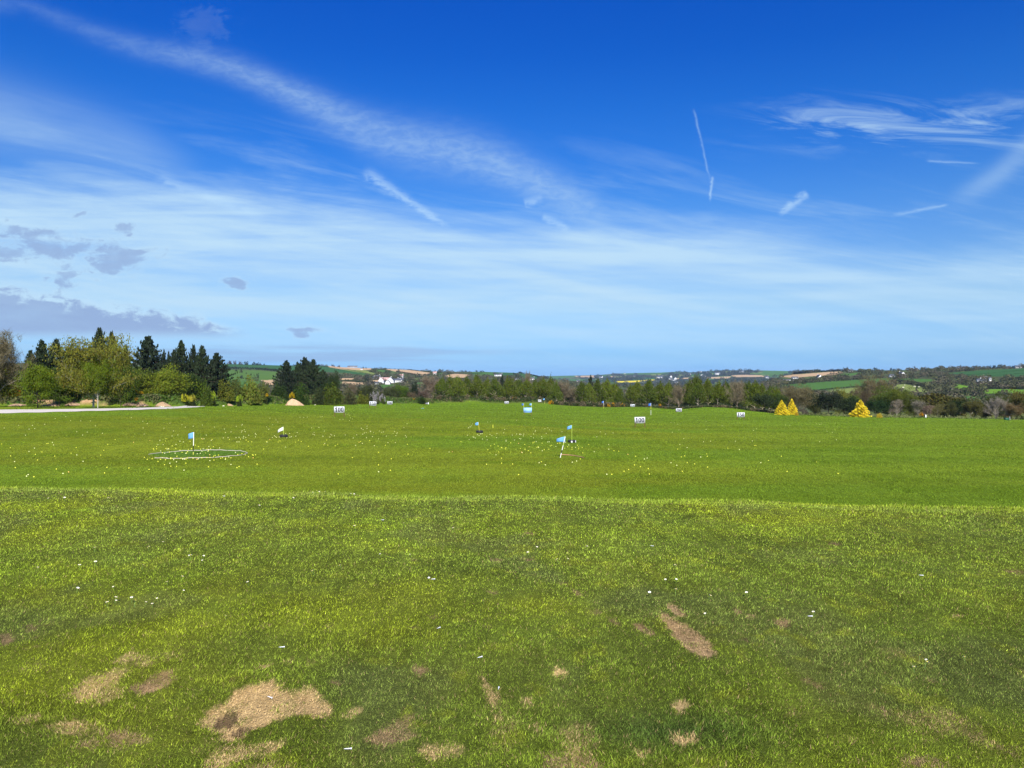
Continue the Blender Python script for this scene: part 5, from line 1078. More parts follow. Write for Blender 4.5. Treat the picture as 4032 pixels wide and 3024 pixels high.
def post(px, Y, h, r, label, mat, cat='post', nm='post', cap=True, grp=None):
    X = (px - CX) / F * Y; mb = MB().tube([(0, 0, -.1), (0, 0, h * .92), (0, 0, h)], [r, r, r * .6], 10, (1, 1, 1)); mb.tube([(0, 0, h), (0, 0, h + .01)], [r * .6, .001], 10, (1, 1, 1)); o = mb.build(nm, mat, None, True); o.location = (X, Y, g1(X, Y)); return tag(o, label, cat, grp)
post(3645, 163, .75, .12, 'short fat white tee post before the brown hedge', M_white); post(3977, 160, .75, .07, 'leaning grey-white post beside the green box', M_frame).rotation_euler = (0, -.12, 0)
post(1687, 226, .55, .11, 'short white post under the large leafless tree', M_white); post(1941, 76, .32, .03, 'stubby yellow peg standing in the range grass', mat_simple('yellow_paint', (.55, .55, .05), .5, .05, 5))
def small_box(px, Y, d, label, col, nm, cat):
    X = (px - CX) / F * Y; r = empty(nm, (X, Y, g1(X, Y)), .2, label, cat); m = mat_simple(nm + '_paint', col, .6, .1, 5)
    MB().box((0, 0, d[2] / 2), d).build('body', m, r); MB().box((0, 0, d[2] + .03), (d[0] * 1.08, d[1] * 1.08, .06)).build('lid', m, r); return r
small_box(3963, 159, (.75, .5, .42), 'dark green storage box at the rough edge', (.02, .09, .05), 'storage_box', 'box'); small_box(3653, 163.5, (.28, .2, .12), 'low white tee box marker beside the white post', (.75, .75, .72), 'tee_marker', 'marker')
small_box(1679, 226, (.9, .5, .4), 'grey crate beside the short white post', (.22, .22, .26), 'crate', 'crate')
def sprinkler():
    x, y, z = hit(1664, 1609, 60, 160); r = empty('ground_marker', (x, y, z), 0, 'flat teal disc with a small grey peg on the range', 'marker'); MB().tube([(0, 0, .0), (0, 0, .05), (0, 0, .051)], [.30, .30, .001], 16).build('disc', M_teal, r); MB().tube([(.1, 0, .05), (.1, 0, .28), (.1, 0, .281)], [.03, .03, .001], 8).build('peg', M_frame, r)
sprinkler()

# ------------------------------------------------------------------ golf balls
def ball_mesh():
    me = bpy.data.meshes.new('golf_ball'); import bmesh; bm = bmesh.new(); bmesh.ops.create_icosphere(bm, subdivisions=2, radius=.030); bm.to_mesh(me); bm.free(); me.polygons.foreach_set('use_smooth', [True] * len(me.polygons)); me.materials.append(M_ball); return me
MARK = [(hit(px, r_, 33, 120)[0], hit(px, r_, 33, 120)[1], n_) for px, r_, n_ in ((1117, 1721, 'the white flag tyre'), (1888, 1704, 'the furthest tyre'), (2252, 1743, 'the white-patched tyre'), (2206, 1802, 'the leaning flag'), (1336, 1641, 'the 100 board by the path side'))]
BALL = ball_mesh(); BYEL = (.80, .78, .06, 1); BPALE = (.80, .80, .36, 1); BORG = (.85, .50, .12, 1)
def balls():
    rng = random.Random(11); pts = []
    # read off the photo round the ring: zoom of x 560..1010, y 1660..1860
    zz = [(97, 43), (535, 37), (770, 65), (987, 95), (420, 135), (18, 128), (1397, 113), (1590, 150), (606, 187), (41, 250), (578, 285), (1240, 268), (1612, 220), (1718, 206), (1922, 208), (1934, 184), (1977, 165), (1993, 202), (2062, 271), (2190, 237), (2203, 258), (1820, 100), (1927, 78), (461, 338), (146, 374), (342, 371), (451, 388), (731, 388), (796, 401), (926, 391), (1150, 337), (1173, 345), (1197, 340), (1352, 352), (1336, 370), (1570, 322), (1661, 318), (1690, 353), (1815, 318), (1874, 311), (1903, 346), (1955, 325), (1963, 293), (2012, 365), (1834, 401), (1874, 401), (2050, 397), (2121, 399), (2192, 303), (305, 458), (383, 448), (407, 454), (276, 489), (581, 479), (655, 451), (1030, 464), (998, 456), (1290, 494), (1378, 494), (1497, 518), (215, 532), (226, 557), (280, 537), (457, 527), (483, 540), (506, 527), (515, 540), (650, 525), (893, 550), (950, 540), (957, 534), (1131, 542), (1180, 537), (1255, 540), (1324, 531), (358, 577), (393, 612), (436, 624), (638, 621), (772, 602), (845, 624), (860, 617), (880, 590), (530, 600), (732, 560), (1066, 631), (1125, 622), (1223, 621), (1273, 582), (1157, 582), (1307, 651), (1411, 664), (1478, 657), (1806, 606), (1930, 628), (1850, 646), (2000, 657), (2058, 688), (2135, 652), (2150, 660), (2195, 652), (2147, 711), (42, 701), (193, 729), (390, 707), (354, 740), (478, 713), (553, 710), (578, 722), (610, 748), (306, 783), (432, 845), (452, 750), (664, 789), (672, 680), (553, 877), (668, 878), (752, 718), (786, 730), (787, 738), (820, 738), (848, 738), (872, 716), (984, 722), (845, 815), (1060, 740), (1085, 730), (1157, 712), (1255, 706), (1313, 704), (1380, 680), (1520, 718), (1555, 708), (1610, 740), (1616, 718), (1678, 696), (1310, 766), (1283, 887), (1835, 904), (1875, 881), (809, 953)]
    for x, y in zz: pts.append((560 + x * .2034, 1660 + y * .2034, 'ring'))
    # x 1820..2320, y 1560..1830
    zz = [(162, 521), (145, 540), (133, 528), (92, 686), (267, 673), (293, 690), (315, 662), (330, 662), (348, 658), (189, 715), (228, 735), (121, 762), (204, 722), (352, 752), (426, 705), (434, 766), (484, 669), (515, 696), (604, 656), (599, 728), (739, 584), (722, 645), (763, 790), (872, 683), (948, 665), (909, 770), (845, 820), (982, 828), (1005, 663), (1020, 672), (1000, 672), (1033, 679), (1072, 667), (1063, 696), (1020, 750), (1000, 745), (1091, 848), (1166, 888), (1198, 709), (1241, 663), (1271, 624), (1277, 602), (1240, 733), (1258, 803), (1232, 824), (1322, 885), (1302, 905), (1328, 902), (1385, 711), (1391, 825), (1430, 939), (1507, 932), (1535, 876), (1557, 861), (1490, 804), (1516, 802), (1632, 884), (1660, 829), (1693, 822), (1710, 825), (1738, 624), (1800, 808), (1856, 857), (1835, 890), (1787, 914), (1912, 903), (1912, 931), (1974, 898), (2006, 864), (2027, 893), (2028, 925), (2090, 900), (2101, 997), (2205, 850), (559, 843), (625, 876), (685, 900), (692, 908), (750, 928), (447, 941), (474, 994), (636, 981), (589, 1030), (933, 936), (1094, 935), (1151, 957), (1037, 983), (1195, 995), (1045, 990), (685, 1088), (686, 1175), (879, 1190), (1340, 1168), (1380, 1150), (1917, 1159), (1993, 1139), (2057, 1104), (1490, 555), (1441, 572), (1558, 612), (1463, 652)]
    for x, y in zz: pts.append((1820 + x * .226, 1560 + y * .226, 'mid'))
    # x 1040..1640, y 1560..1760
    zz = [(615, 213), (85, 322), (172, 347), (199, 378), (127, 418), (36, 449), (68, 484), (690, 463), (795, 459), (873, 510), (725, 531), (710, 557), (733, 567), (850, 583), (855, 590), (967, 560), (981, 569), (954, 598), (1020, 580), (1177, 567), (1343, 567), (1292, 611), (909, 642), (879, 693), (868, 712), (924, 715), (1031, 726), (1067, 703), (642, 732), (498, 643), (538, 665), (454, 672), (232, 655), (204, 671), (83, 634), (38, 663), (42, 672), (120, 604), (150, 580), (168, 593), (180, 604), (220, 598), (241, 594), (330, 610), (375, 599), (397, 594), (461, 585), (313, 546), (369, 546), (479, 532), (1377, 673), (1399, 665), (1426, 691), (1329, 720), (1485, 608), (1531, 650), (1572, 591), (1458, 538), (1483, 533), (1541, 511), (1547, 520), (1408, 467), (1413, 477), (1436, 490), (1494, 438), (1493, 473), (1659, 625), (1776, 585), (1797, 679), (1905, 679), (1599, 724), (1673, 511), (1665, 529), (1733, 524), (1893, 516), (1932, 533), (1927, 547), (1912, 577), (2050, 576), (2063, 598), (1240, 357), (1252, 316), (1100, 340), (1145, 338), (1235, 280), (1215, 262), (1185, 262), (1268, 264), (1195, 208), (820, 302), (843, 300), (627, 307), (575, 313), (520, 312)]
    for x, y in zz: pts.append((1040 + x * .2713, 1560 + y * .2713, 'left'))
    n_exact = len(pts)
    for _ in range(240):
        px = rng.choice([rng.uniform(0, 560), rng.uniform(560, 2400), rng.uniform(2300, 3300), rng.uniform(2300, 3300)]); u = rng.random(); r = 1640 + 240 * u ** 1.0
        if px > 2300 and rng.random() < .35: continue
        pts.append((px, r, 'far' if px > 2320 else 'near'))
    out = []
    for px, r, zn in pts:
        x, y, z = hit(px, r, 24, 160); out.append((y, x, z, zn))
    out.sort()
    LB = {'ring': ('yellow range ball lying in or close round the hose ring', 'golf balls round the hose ring'), 'mid': ('yellow range ball scattered about the blue flags and tyres', 'golf balls about the tyres'), 'left': ('yellow range ball on the grass past the white flag', 'golf balls about the white flag'), 'near': ('yellow range ball on the open grass below the tee edge', 'golf balls below the tee'), 'far': ('yellow range ball on the grass beyond the leaning flag', 'golf balls beyond the leaning flag')}
    rest = MB(); rv = np.array([v.co[:] for v in BALL.vertices]); rf = np.array([p.vertices[:] for p in BALL.polygons])
    for k, (y, x, z, zn) in enumerate(out):
        z = g1(x, y) + .026
        if k < 298:
            o = bpy.data.objects.new('golf_ball', BALL); COL.objects.link(o); o.location = (x, y, z); q = rng.random(); o.color = BYEL if q < .62 else (BPALE if q < .96 else BORG)
            cw = 'orange-tinged' if o.color[1] < .6 else ('bright yellow' if o.color[2] < .2 else 'pale yellow')
            dn = [(math.hypot(x - q[0], y - q[1]), q[2]) for q in MARK]; dm, nm_ = min(dn)
            if zn == 'ring': rr_ = math.hypot(x + 20.2, y - 48.3); wh = 'lying inside the hose ring' if rr_ < 3.2 else ('lying beyond the hose ring' if y > 50 else ('lying between hose ring and tee edge' if y < 46.5 else 'lying beside the hose ring'))
            elif dm < 5.5: wh = 'lying close to ' + nm_
            else: wh = {'mid': 'on open grass between the blue flags', 'left': 'on open grass between white flag and 150 board' if y > 62 else 'on open grass past the white flag tyre', 'near': 'on the bare stretch before the hose ring' if x < -15 else 'on open grass between hose ring and leaning flag', 'far': 'on open grass beyond the leaning flag', 'ring': ''}[zn]
            tag(o, cw + ' range ball ' + wh, 'golf ball', 'golf balls ' + wh)
        else: rest.add(rv + np.array([x, y, z]), rf)
    o = rest.build('golf_balls', M_ball, None, True); o.color = BPALE; tag(o, 'the many more distant yellow range balls strewn over the field', 'golf balls', kind='stuff')
balls()

# ------------------------------------------------------------------ tees and daisies on the lawn
def lawn_at(px, row):
    y = EYE * F / (row - HR); x = (px - CX) / F * y; return x, y
TEE = MB().tube([(0, 0, 0), (.022, 0, 0), (.042, 0, 0), (.048, 0, 0), (.052, 0, 0), (.053, 0, 0)], [.0012, .0035, .004, .0062, .0078, .002], 8).mesh('golf_tee', True); TEE.materials.append(M_tee)
TL = [(1098, 2553, .3, 'white tee lying above the largest straw patch'), (1053, 2745, -.5, 'bluish white tee lying on the largest straw patch'), (1354, 2960, .2, 'white tee in thin grass just past the straw patches'), (1697, 2286, .4, 'white tee lying in darker grass midway up the tee lawn'), (1720, 2483, 1.0, 'short white tee stub pointing away in green grass'), (1962, 2725, 1.5, 'white tee head at the top of a thin straw streak'), (2560, 2155, -.6, 'thin white tee high on the tee lawn'), (3618, 2272, -.2, 'slim white tee on the smooth part past the soil patch'), (3180, 2435, .1, 'white tee beside curled dry blades'), (1500, 2048, .1, 'tiny white tee near the far edge of the lawn'), (876, 1958, .0, 'long white tee lying near the tee edge'), (1880, 2600, .7, 'white chip of tee in the middle of the lawn')]
for px, r, a, lb in TL:
    x, y = lawn_at(px, r); o = bpy.data.objects.new('golf_tee', TEE); COL.objects.link(o); o.location = (x, y, g1(x, y) + .012); o.rotation_euler = (0, .05, a); o.scale = (.62, .62, .62); tag(o, lb, 'golf tee', 'white golf tees dropped on the lawn')
def daisy_proto():
    r = empty('daisy', (0, 0, 0)); st = MB().tube([(0, 0, 0), (.003, 0, .025), (.002, .002, .045)], .0012, 5, (.2, .35, .08)).build('stem', M_petal, r)
    fl = MB(); n = 12
    for k in range(n):
        a = k / n * 6.2832; c, s_ = math.cos(a), math.sin(a); fl.add([(.003 * c, .003 * s_, .046), (.008 * c - .0028 * s_, .008 * s_ + .0028 * c, .048), (.0115 * c, .0115 * s_, .0475), (.008 * c + .0028 * s_, .008 * s_ - .0028 * c, .048)], [(0, 1, 2, 3)])
    fl.build('petals', M_petal, r); MB().tube([(0, 0, .046), (0, 0, .049), (0, 0, .0505)], [.004, .0036, .0005], 8, (1.0, .75, .05)).build('centre', M_petal, r); return r
DP = daisy_proto()
def daisies():
    rng = random.Random(8)
    D = [(712, 2293), (660, 2310), (560, 2245), (145, 2252), (312, 2250), (375, 2236), (372, 2180), (180, 2300), (720, 2340), (300, 2340), (450, 2330), (450, 2380), (425, 2400), (453, 2385), (518, 2380), (570, 2392), (600, 2400), (620, 2375), (530, 2395), (888, 2438), (800, 2205), (585, 2170), (745, 2200), (750, 2207), (797, 2220), (1020, 2005), (1500, 2190), (1620, 2195), (1690, 2290), (1905, 2380), (1740, 2040), (1590, 2070), (1788, 2092), (2310, 2160), (2445, 2090), (2230, 2210), (2080, 2185), (2110, 2165), (2660, 2300), (2560, 2350), (2660, 2345), (2620, 2300), (2780, 2433), (3380, 2220), (2790, 2365), (2940, 2352), (3620, 2605), (3650, 2622), (3600, 2655), (3800, 2612), (3640, 2640), (3205, 2433), (2665, 2245), (2200, 2215), (1400, 2090), (1150, 1975), (1240, 1928), (1252, 1930), (1262, 1927), (1275, 1932), (1285, 1930), (1230, 1936), (1296, 1936), (1380, 1936), (1392, 1934), (2540, 1928), (2560, 1928), (2600, 1930), (2670, 1945), (570, 1895), (582, 1898), (300, 2085), (195, 1975), (430, 1972), (255, 1975), (640, 2150), (1345, 2245), (980, 2310), (1240, 2270)]
    LBL = ['daisy in the loose cluster beyond the largest straw patch', 'daisy by the tee edge in a white tuft', 'daisy dotted about the green middle of the tee lawn', 'daisy in the small cluster of the sunny far lawn', 'daisy on the lawn around the long soil patch']
    for i, (px, r) in enumerate(D):
        x, y = lawn_at(px, r)
        if y > edge_y(x): continue
        z = 4 if px > 2500 and r > 2200 else (3 if px > 3400 else (1 if r < 1945 else (0 if px < 950 and r > 2280 else 2)))
        if i == 0: root = DP
        else:
            root = DP.copy(); COL.objects.link(root)
            for ch in DP.children: c = ch.copy(); COL.objects.link(c); c.parent = root
        root.location = (x, y, g1(x, y)); root.rotation_euler = (rng.uniform(-.35, .1) + .35, rng.uniform(-.3, .3), rng.uniform(0, 6)); s_ = rng.uniform(.55, .95) * (1 + .08 * max(0, y - 5)); root.scale = (s_, s_, s_)
        ex = ('above it' if r < 2330 else 'within it') if z == 0 else (('on the path side' if px < 900 else 'near the middle') if z == 1 else (('towards the tee edge' if r < 2120 else ('nearer the straw patches' if px < 1500 else ('beside the tees' if r > 2300 else 'before the flags'))) if z == 2 else (('by itself' if px < 3595 else 'in a huddle') if z == 3 else ('above' if r < 2360 else 'below'))))
        tag(root, 'white ' + LBL[z] + ', ' + ex, 'daisy', 'daisies on the tee lawn')
daisies()

# ------------------------------------------------------------------ far hills: woods, hedges, single trees
def woods():
    rng = np.random.default_rng(77); P0 = []; sz = []; col = []
    def scatter(at, isf, n, plo, phi, skyp, rlo, S, cols, dens=None):
        p = rng.uniform(plo, phi, n * 3); sk = np.interp(p, skyp[0], skyp[1]); r = rlo - (rlo - sk - 1.0) * rng.random(n * 3) ** .8
        f = isf(p, r) | (isf(p, r - 7) & (rng.random(n * 3) < .85)) | (isf(p, r - 14) & (rng.random(n * 3) < .5)); q = fbm(p / 70, r / 10, 3, 3); k = (~f) & (q > .41) & (r > sk + .5); p, r = p[k][:n], r[k][:n]; X = at(p, r); c = np.array(cols)[rng.integers(0, len(cols), len(p))]
        P0.append(X); sz.append(S * rng.uniform(.6, 1.3, len(p))); col.append(c * rng.uniform(.8, 1.2, (len(p), 1)))
    WC_ = [(.080, .082, .036), (.105, .092, .052), (.062, .070, .030), (.090, .096, .038), (.112, .098, .060)]
    scatter(near_at, near_field, 1300, 880, 2150, NS, 1600, 7.5, WC_); scatter(near_at, near_field, 300, 2150, 3050, NS, 1580, 8, WC_); scatter(near_at, near_field, 1250, 3000, 4200, NS, 1610, 6.5, WC_)
    scatter(far_at, far_field, 1400, 2120, 3330, FS, 1540, 15, [(.055, .060, .034), (.075, .075, .042), (.045, .055, .030)])
    P0 = np.concatenate(P0); sz = np.concatenate(sz); col = np.concatenate(col); n = len(P0); per = 80
    d = rng.normal(size=(n, per, 3)); d /= np.linalg.norm(d, axis=2)[..., None]; d *= rng.random((n, per, 1)) ** .3; d[..., 2] = np.abs(d[..., 2]) * .95
    P = P0[:, None, :] + d * sz[:, None, None] * np.array([.75, .75, .8]); P = P.reshape(-1, 3); S = np.repeat(sz, per) * .24; C = np.repeat(col, per, 0) * rng.uniform(.8, 1.2, (n * per, 1))
    off = P.mean(0); V, Fq = leaf_cards(rng, P - off, S); o = link('woods', mesh_np('woods', V, Fq, np.repeat(C, 4, 0)), M_leaf); o.location = off; o.color = (1, 1, 1, 1); tag(o, 'budding brown and green woodland and copses over the far hillsides', 'woodland', kind='stuff')
woods()
def leafy_far(name, px, row, h, w, col, label, cat='tree', group='single trees on the far hills', at=near_at, kind='farbush', stretch=1.0):
    X = at(np.array([float(px)]), np.array([float(row)]))[0]; v = int(px) % NV.get(kind, 4); r = empty(name, (X[0], X[1], X[2] - .3), px * .7, label, cat, group)
    s_ = X[1] / F
    for nm, me, mt in proto(kind, v):
        o = link(nm if nm != 'stem' else 'trunk', me, M_bark if mt == 'bark' else M_leaf, r); o.scale = (w * s_, w * s_, h * s_); o.color = (*(DB if mt == 'bark' else col), 1)
DK = (.032, .042, .020); BR_ = (.105, .085, .055); MG = (.050, .070, .022)
skyline_trees = [(905, 14, 13, BR_), (925, 14, 10, BR_), (945, 12, 12, BR_), (970, 13, 14, DK), (1000, 12, 12, DK), (1016, 11, 12, DK), (1026, 9, 6, BR_), (1040, 7, 6, DK), (1106, 6, 6, DK), (1156, 8, 9, DK), (1258, 7, 7, BR_), (1274, 7, 4, BR_), (1312, 9, 9, BR_), (1335, 8, 8, BR_), (1430, 7, 5, DK), (1441, 6, 4, DK), (1475, 5, 4, DK), (1517, 5, 8, DK), (1620, 5, 4, DK), (1660, 4, 6, BR_), (1755, 5, 4, DK), (1834, 6, 4, DK),
                 (1878, 8, 8, DK), (1893, 7, 6, DK), (1904, 7, 6, DK), (2050, 7, 10, DK), (2075, 6, 5, DK), (2110, 5, 5, DK), (3178, 6, 9, DK), (3211, 8, 9, DK), (3275, 8, 16, BR_), (3300, 8, 10, BR_), (3328, 14, 12, DK), (3352, 8, 8, BR_), (3386, 8, 10, DK), (3420, 7, 9, BR_), (3448, 13, 12, DK), (3475, 6, 8, DK), (3512, 11, 11, DK), (3540, 8, 8, BR_), (3570, 10, 5, BR_), (3600, 6, 12, BR_), (3690, 9, 12, MG), (3710, 13, 14, MG), (3755, 10, 12, BR_), (3780, 10, 12, BR_), (3803, 10, 12, BR_), (3842, 11, 13, DK), (3868, 10, 14, BR_), (3895, 10, 14, DK), (3915, 11, 14, DK), (3935, 10, 13, DK), (3955, 13, 6, BR_), (3975, 8, 9, DK), (3990, 8, 12, DK), (4018, 9, 12, DK)]
for i, (px, h, w, c) in enumerate(skyline_trees):
    row = np.interp(px, NS[0], NS[1]) + 1.0
    leafy_far('skyline_tree', px, row, h, w, c, f'{"brown" if c is BR_ else ("dark" if c is DK else "green")} tree on the near skyline, {od(i)} along from the tall spruces')
singles = [(929, 1462, 9, 7), (950, 1467, 14, 9), (970, 1472, 6, 4), (988, 1479, 11, 4), (1001, 1479, 7, 4), (1015, 1488, 18, 9), (952, 1491, 14, 10), (970, 1494, 8, 7), (1000, 1494, 7, 5), (985, 1456, 6, 7), (1140, 1490, 10, 10), (1360, 1498, 7, 5), (1374, 1500, 8, 8), (1392, 1503, 10, 9), (1408, 1506, 10, 9), (1560, 1478, 9, 8), (1604, 1490, 14, 5), (1570, 1462, 9, 6), (1445, 1512, 26, 14), (1470, 1512, 12, 10), (1645, 1526, 9, 7), (1500, 1512, 10, 10), (1520, 1470, 12, 12), (1700, 1478, 9, 8), (3250, 1498, 14, 18), (3168, 1512, 20, 12), (3610, 1530, 10, 10), (3670, 1545, 18, 14), (3740, 1552, 26, 20), (3800, 1556, 30, 22), (3840, 1556, 26, 16), (3875, 1560, 20, 14), (3935, 1562, 18, 14), (3975, 1560, 14, 16), (3780, 1545, 14, 10), (3785, 1556, 18, 12)]
for i, (px, row, h, w) in enumerate(singles): leafy_far('field_tree', px, row, h, w, (DK, BR_, MG)[i % 3] if i % 3 != 1 else (.07, .075, .03), f'lone hillside tree or bush, {od(i)} from the tall spruces towards the cottages and pastures')
def hedge_far(pts, hpx, col, label, at=near_at, n=1500):
    P = np.array(pts, float); t = np.linspace(0, len(P) - 1, 24); p = np.interp(t, range(len(P)), P[:, 0]); r = np.interp(t, range(len(P)), P[:, 1]); Q = at(p, r); s_ = Q[:, 1].mean() / F
    hedge_box('field_hedge', [tuple(q) for q in Q], max(2.0, hpx * s_ * .7), hpx * s_, col, label, n, hpx * s_ * .42, 'hedges between the far fields')
for pts, h, c, lb in [([(880, 1452), (1000, 1455), (1100, 1463)], 9, DK, 'thick dark hedge between two green fields above the lone field trees'), ([(1255, 1441), (1370, 1456), (1480, 1480)], 3, DK, 'thin hedge dropping from the skyline below the first ploughed field'), ([(1330, 1489), (1400, 1489), (1460, 1497)], 4, DK, 'hedge above the upper small ploughed field'), ([(1340, 1503), (1400, 1503), (1445, 1508)], 5, DK, 'hedge between the two lower ploughed fields'),
                    ([(1500, 1452), (1600, 1456), (1700, 1468), (1780, 1472)], 4, DK, 'long skyline hedge over the largest left ploughed field'), ([(1560, 1465), (1640, 1478), (1700, 1479)], 6, (.06, .06, .03), 'brown hedge under the largest left ploughed field'), ([(1750, 1471), (1840, 1474), (1900, 1470)], 3, DK, 'hedge above the ploughed field over the leafless tree'), ([(2020, 1470), (2035, 1480), (2030, 1488)], 4, DK, 'hedge running down the small green hill end'), ([(2040, 1468), (2080, 1475), (2130, 1487)], 5, DK, 'dark hedge along the top of the small green hill end'),
                    ([(3125, 1474), (3200, 1467), (3320, 1461)], 8, (.018, .022, .022), 'dark plantation strip above the long ploughed field'), ([(3255, 1477), (3320, 1466)], 2.5, DK, 'thin hedge dividing the long ploughed field'), ([(3185, 1543), (3300, 1530), (3400, 1523), (3520, 1514)], 6, (.030, .034, .014), 'low dark hedge between dark green field and pale pasture'), ([(3060, 1519), (3180, 1509), (3400, 1495)], 8, (.055, .060, .028), 'budding hedge along the top of the green field'),
                    ([(3520, 1500), (3580, 1512), (3620, 1520), (3680, 1543), (3700, 1548)], 14, (.055, .058, .024), 'broad overgrown hedge curving down past the sheep'), ([(3690, 1474), (3760, 1476), (3820, 1478)], 3, (.02, .028, .014), 'short dark hedge below the wooded skyline'), ([(3820, 1478), (3900, 1470), (4032, 1458), (4200, 1450)], 2.5, (.02, .03, .014), 'first long hedge across the big green hillside'), ([(3850, 1482), (3940, 1478), (4032, 1470), (4200, 1462)], 2.5, (.02, .03, .014), 'second long hedge across the big green hillside'), ([(3700, 1470), (3850, 1458), (4032, 1449), (4250, 1442)], 7, (.035, .042, .020), 'wooded hedge on top of the big green hillside'),
                    ([(3790, 1556), (3900, 1554), (4032, 1556)], 5, DK, 'hedge below the two bright green paddocks'), ([(3860, 1533), (3950, 1532), (4040, 1534)], 10, (.045, .050, .022), 'thick hedge above the bright green paddock')]: hedge_far(pts, h, c, lb)

# ------------------------------------------------------------------ houses
def house(px, row, w, d, hw, hr, label, at=near_at, rz=0.0, roofc=(1, 1, 1), chim=1, win=2, nm='cottage', gable=False, sc=1.0, cat='house'):
    X = at(np.array([float(px)]), np.array([float(row)]))[0]; r = empty(nm, tuple(X + np.array([0, 0, -.3])), rz + (math.pi / 2 if gable else 0), label, cat, 'far farmhouses and cottages'); r.scale = (sc * .85,) * 3
    w2, d2 = w / 2, d / 2; mb = MB()
    mb.add([(-w2, -d2, 0), (w2, -d2, 0), (w2, d2, 0), (-w2, d2, 0), (-w2, -d2, hw), (w2, -d2, hw), (w2, d2, hw), (-w2, d2, hw)], [(0, 1, 5, 4), (1, 2, 6, 5), (2, 3, 7, 6), (3, 0, 4, 7)]); mb.add([(-w2, -d2, hw), (-w2, d2, hw), (-w2, 0, hw + hr - .15)], [(0, 2, 1)]); mb.add([(w2, -d2, hw), (w2, d2, hw), (w2, 0, hw + hr - .15)], [(0, 1, 2)]); mb.build('wall', M_wall, r)
    e = .35; t = .18; rf = MB(); k = hr / d2
    for s_ in (-1, 1):
        yo = s_ * (d2 + e); zo = hw - e * k; rf.add([(-w2 - .2, yo, zo), (w2 + .2, yo, zo), (w2 + .2, 0, hw + hr), (-w2 - .2, 0, hw + hr), (-w2 - .2, yo, zo - t), (w2 + .2, yo, zo - t), (w2 + .2, 0, hw + hr - t), (-w2 - .2, 0, hw + hr - t)], [(0, 1, 2, 3), (7, 6, 5, 4), (0, 4, 5, 1), (0, 3, 7, 4), (1, 5, 6, 2)])
    ro = rf.build('roof', M_roof, r); ro.color = (*roofc, 1)
    for c in range(chim):
        x = (-1) ** c * (w2 - .6); MB().box((x, 0, hw + hr + .35), (.8, .7, 1.5)).build('chimney', M_wall, ro)
    for q in range(win):
        x = (q + .5) / win * w - w2; wz = hw * .55
        for s_ in (-1, 1): fo = MB().box((x, s_ * (d2 + .02), wz), (1.2, .05, 1.3)).build('window', M_glass, r)
    return r
TER = (6.0, 3.4, 2.6)
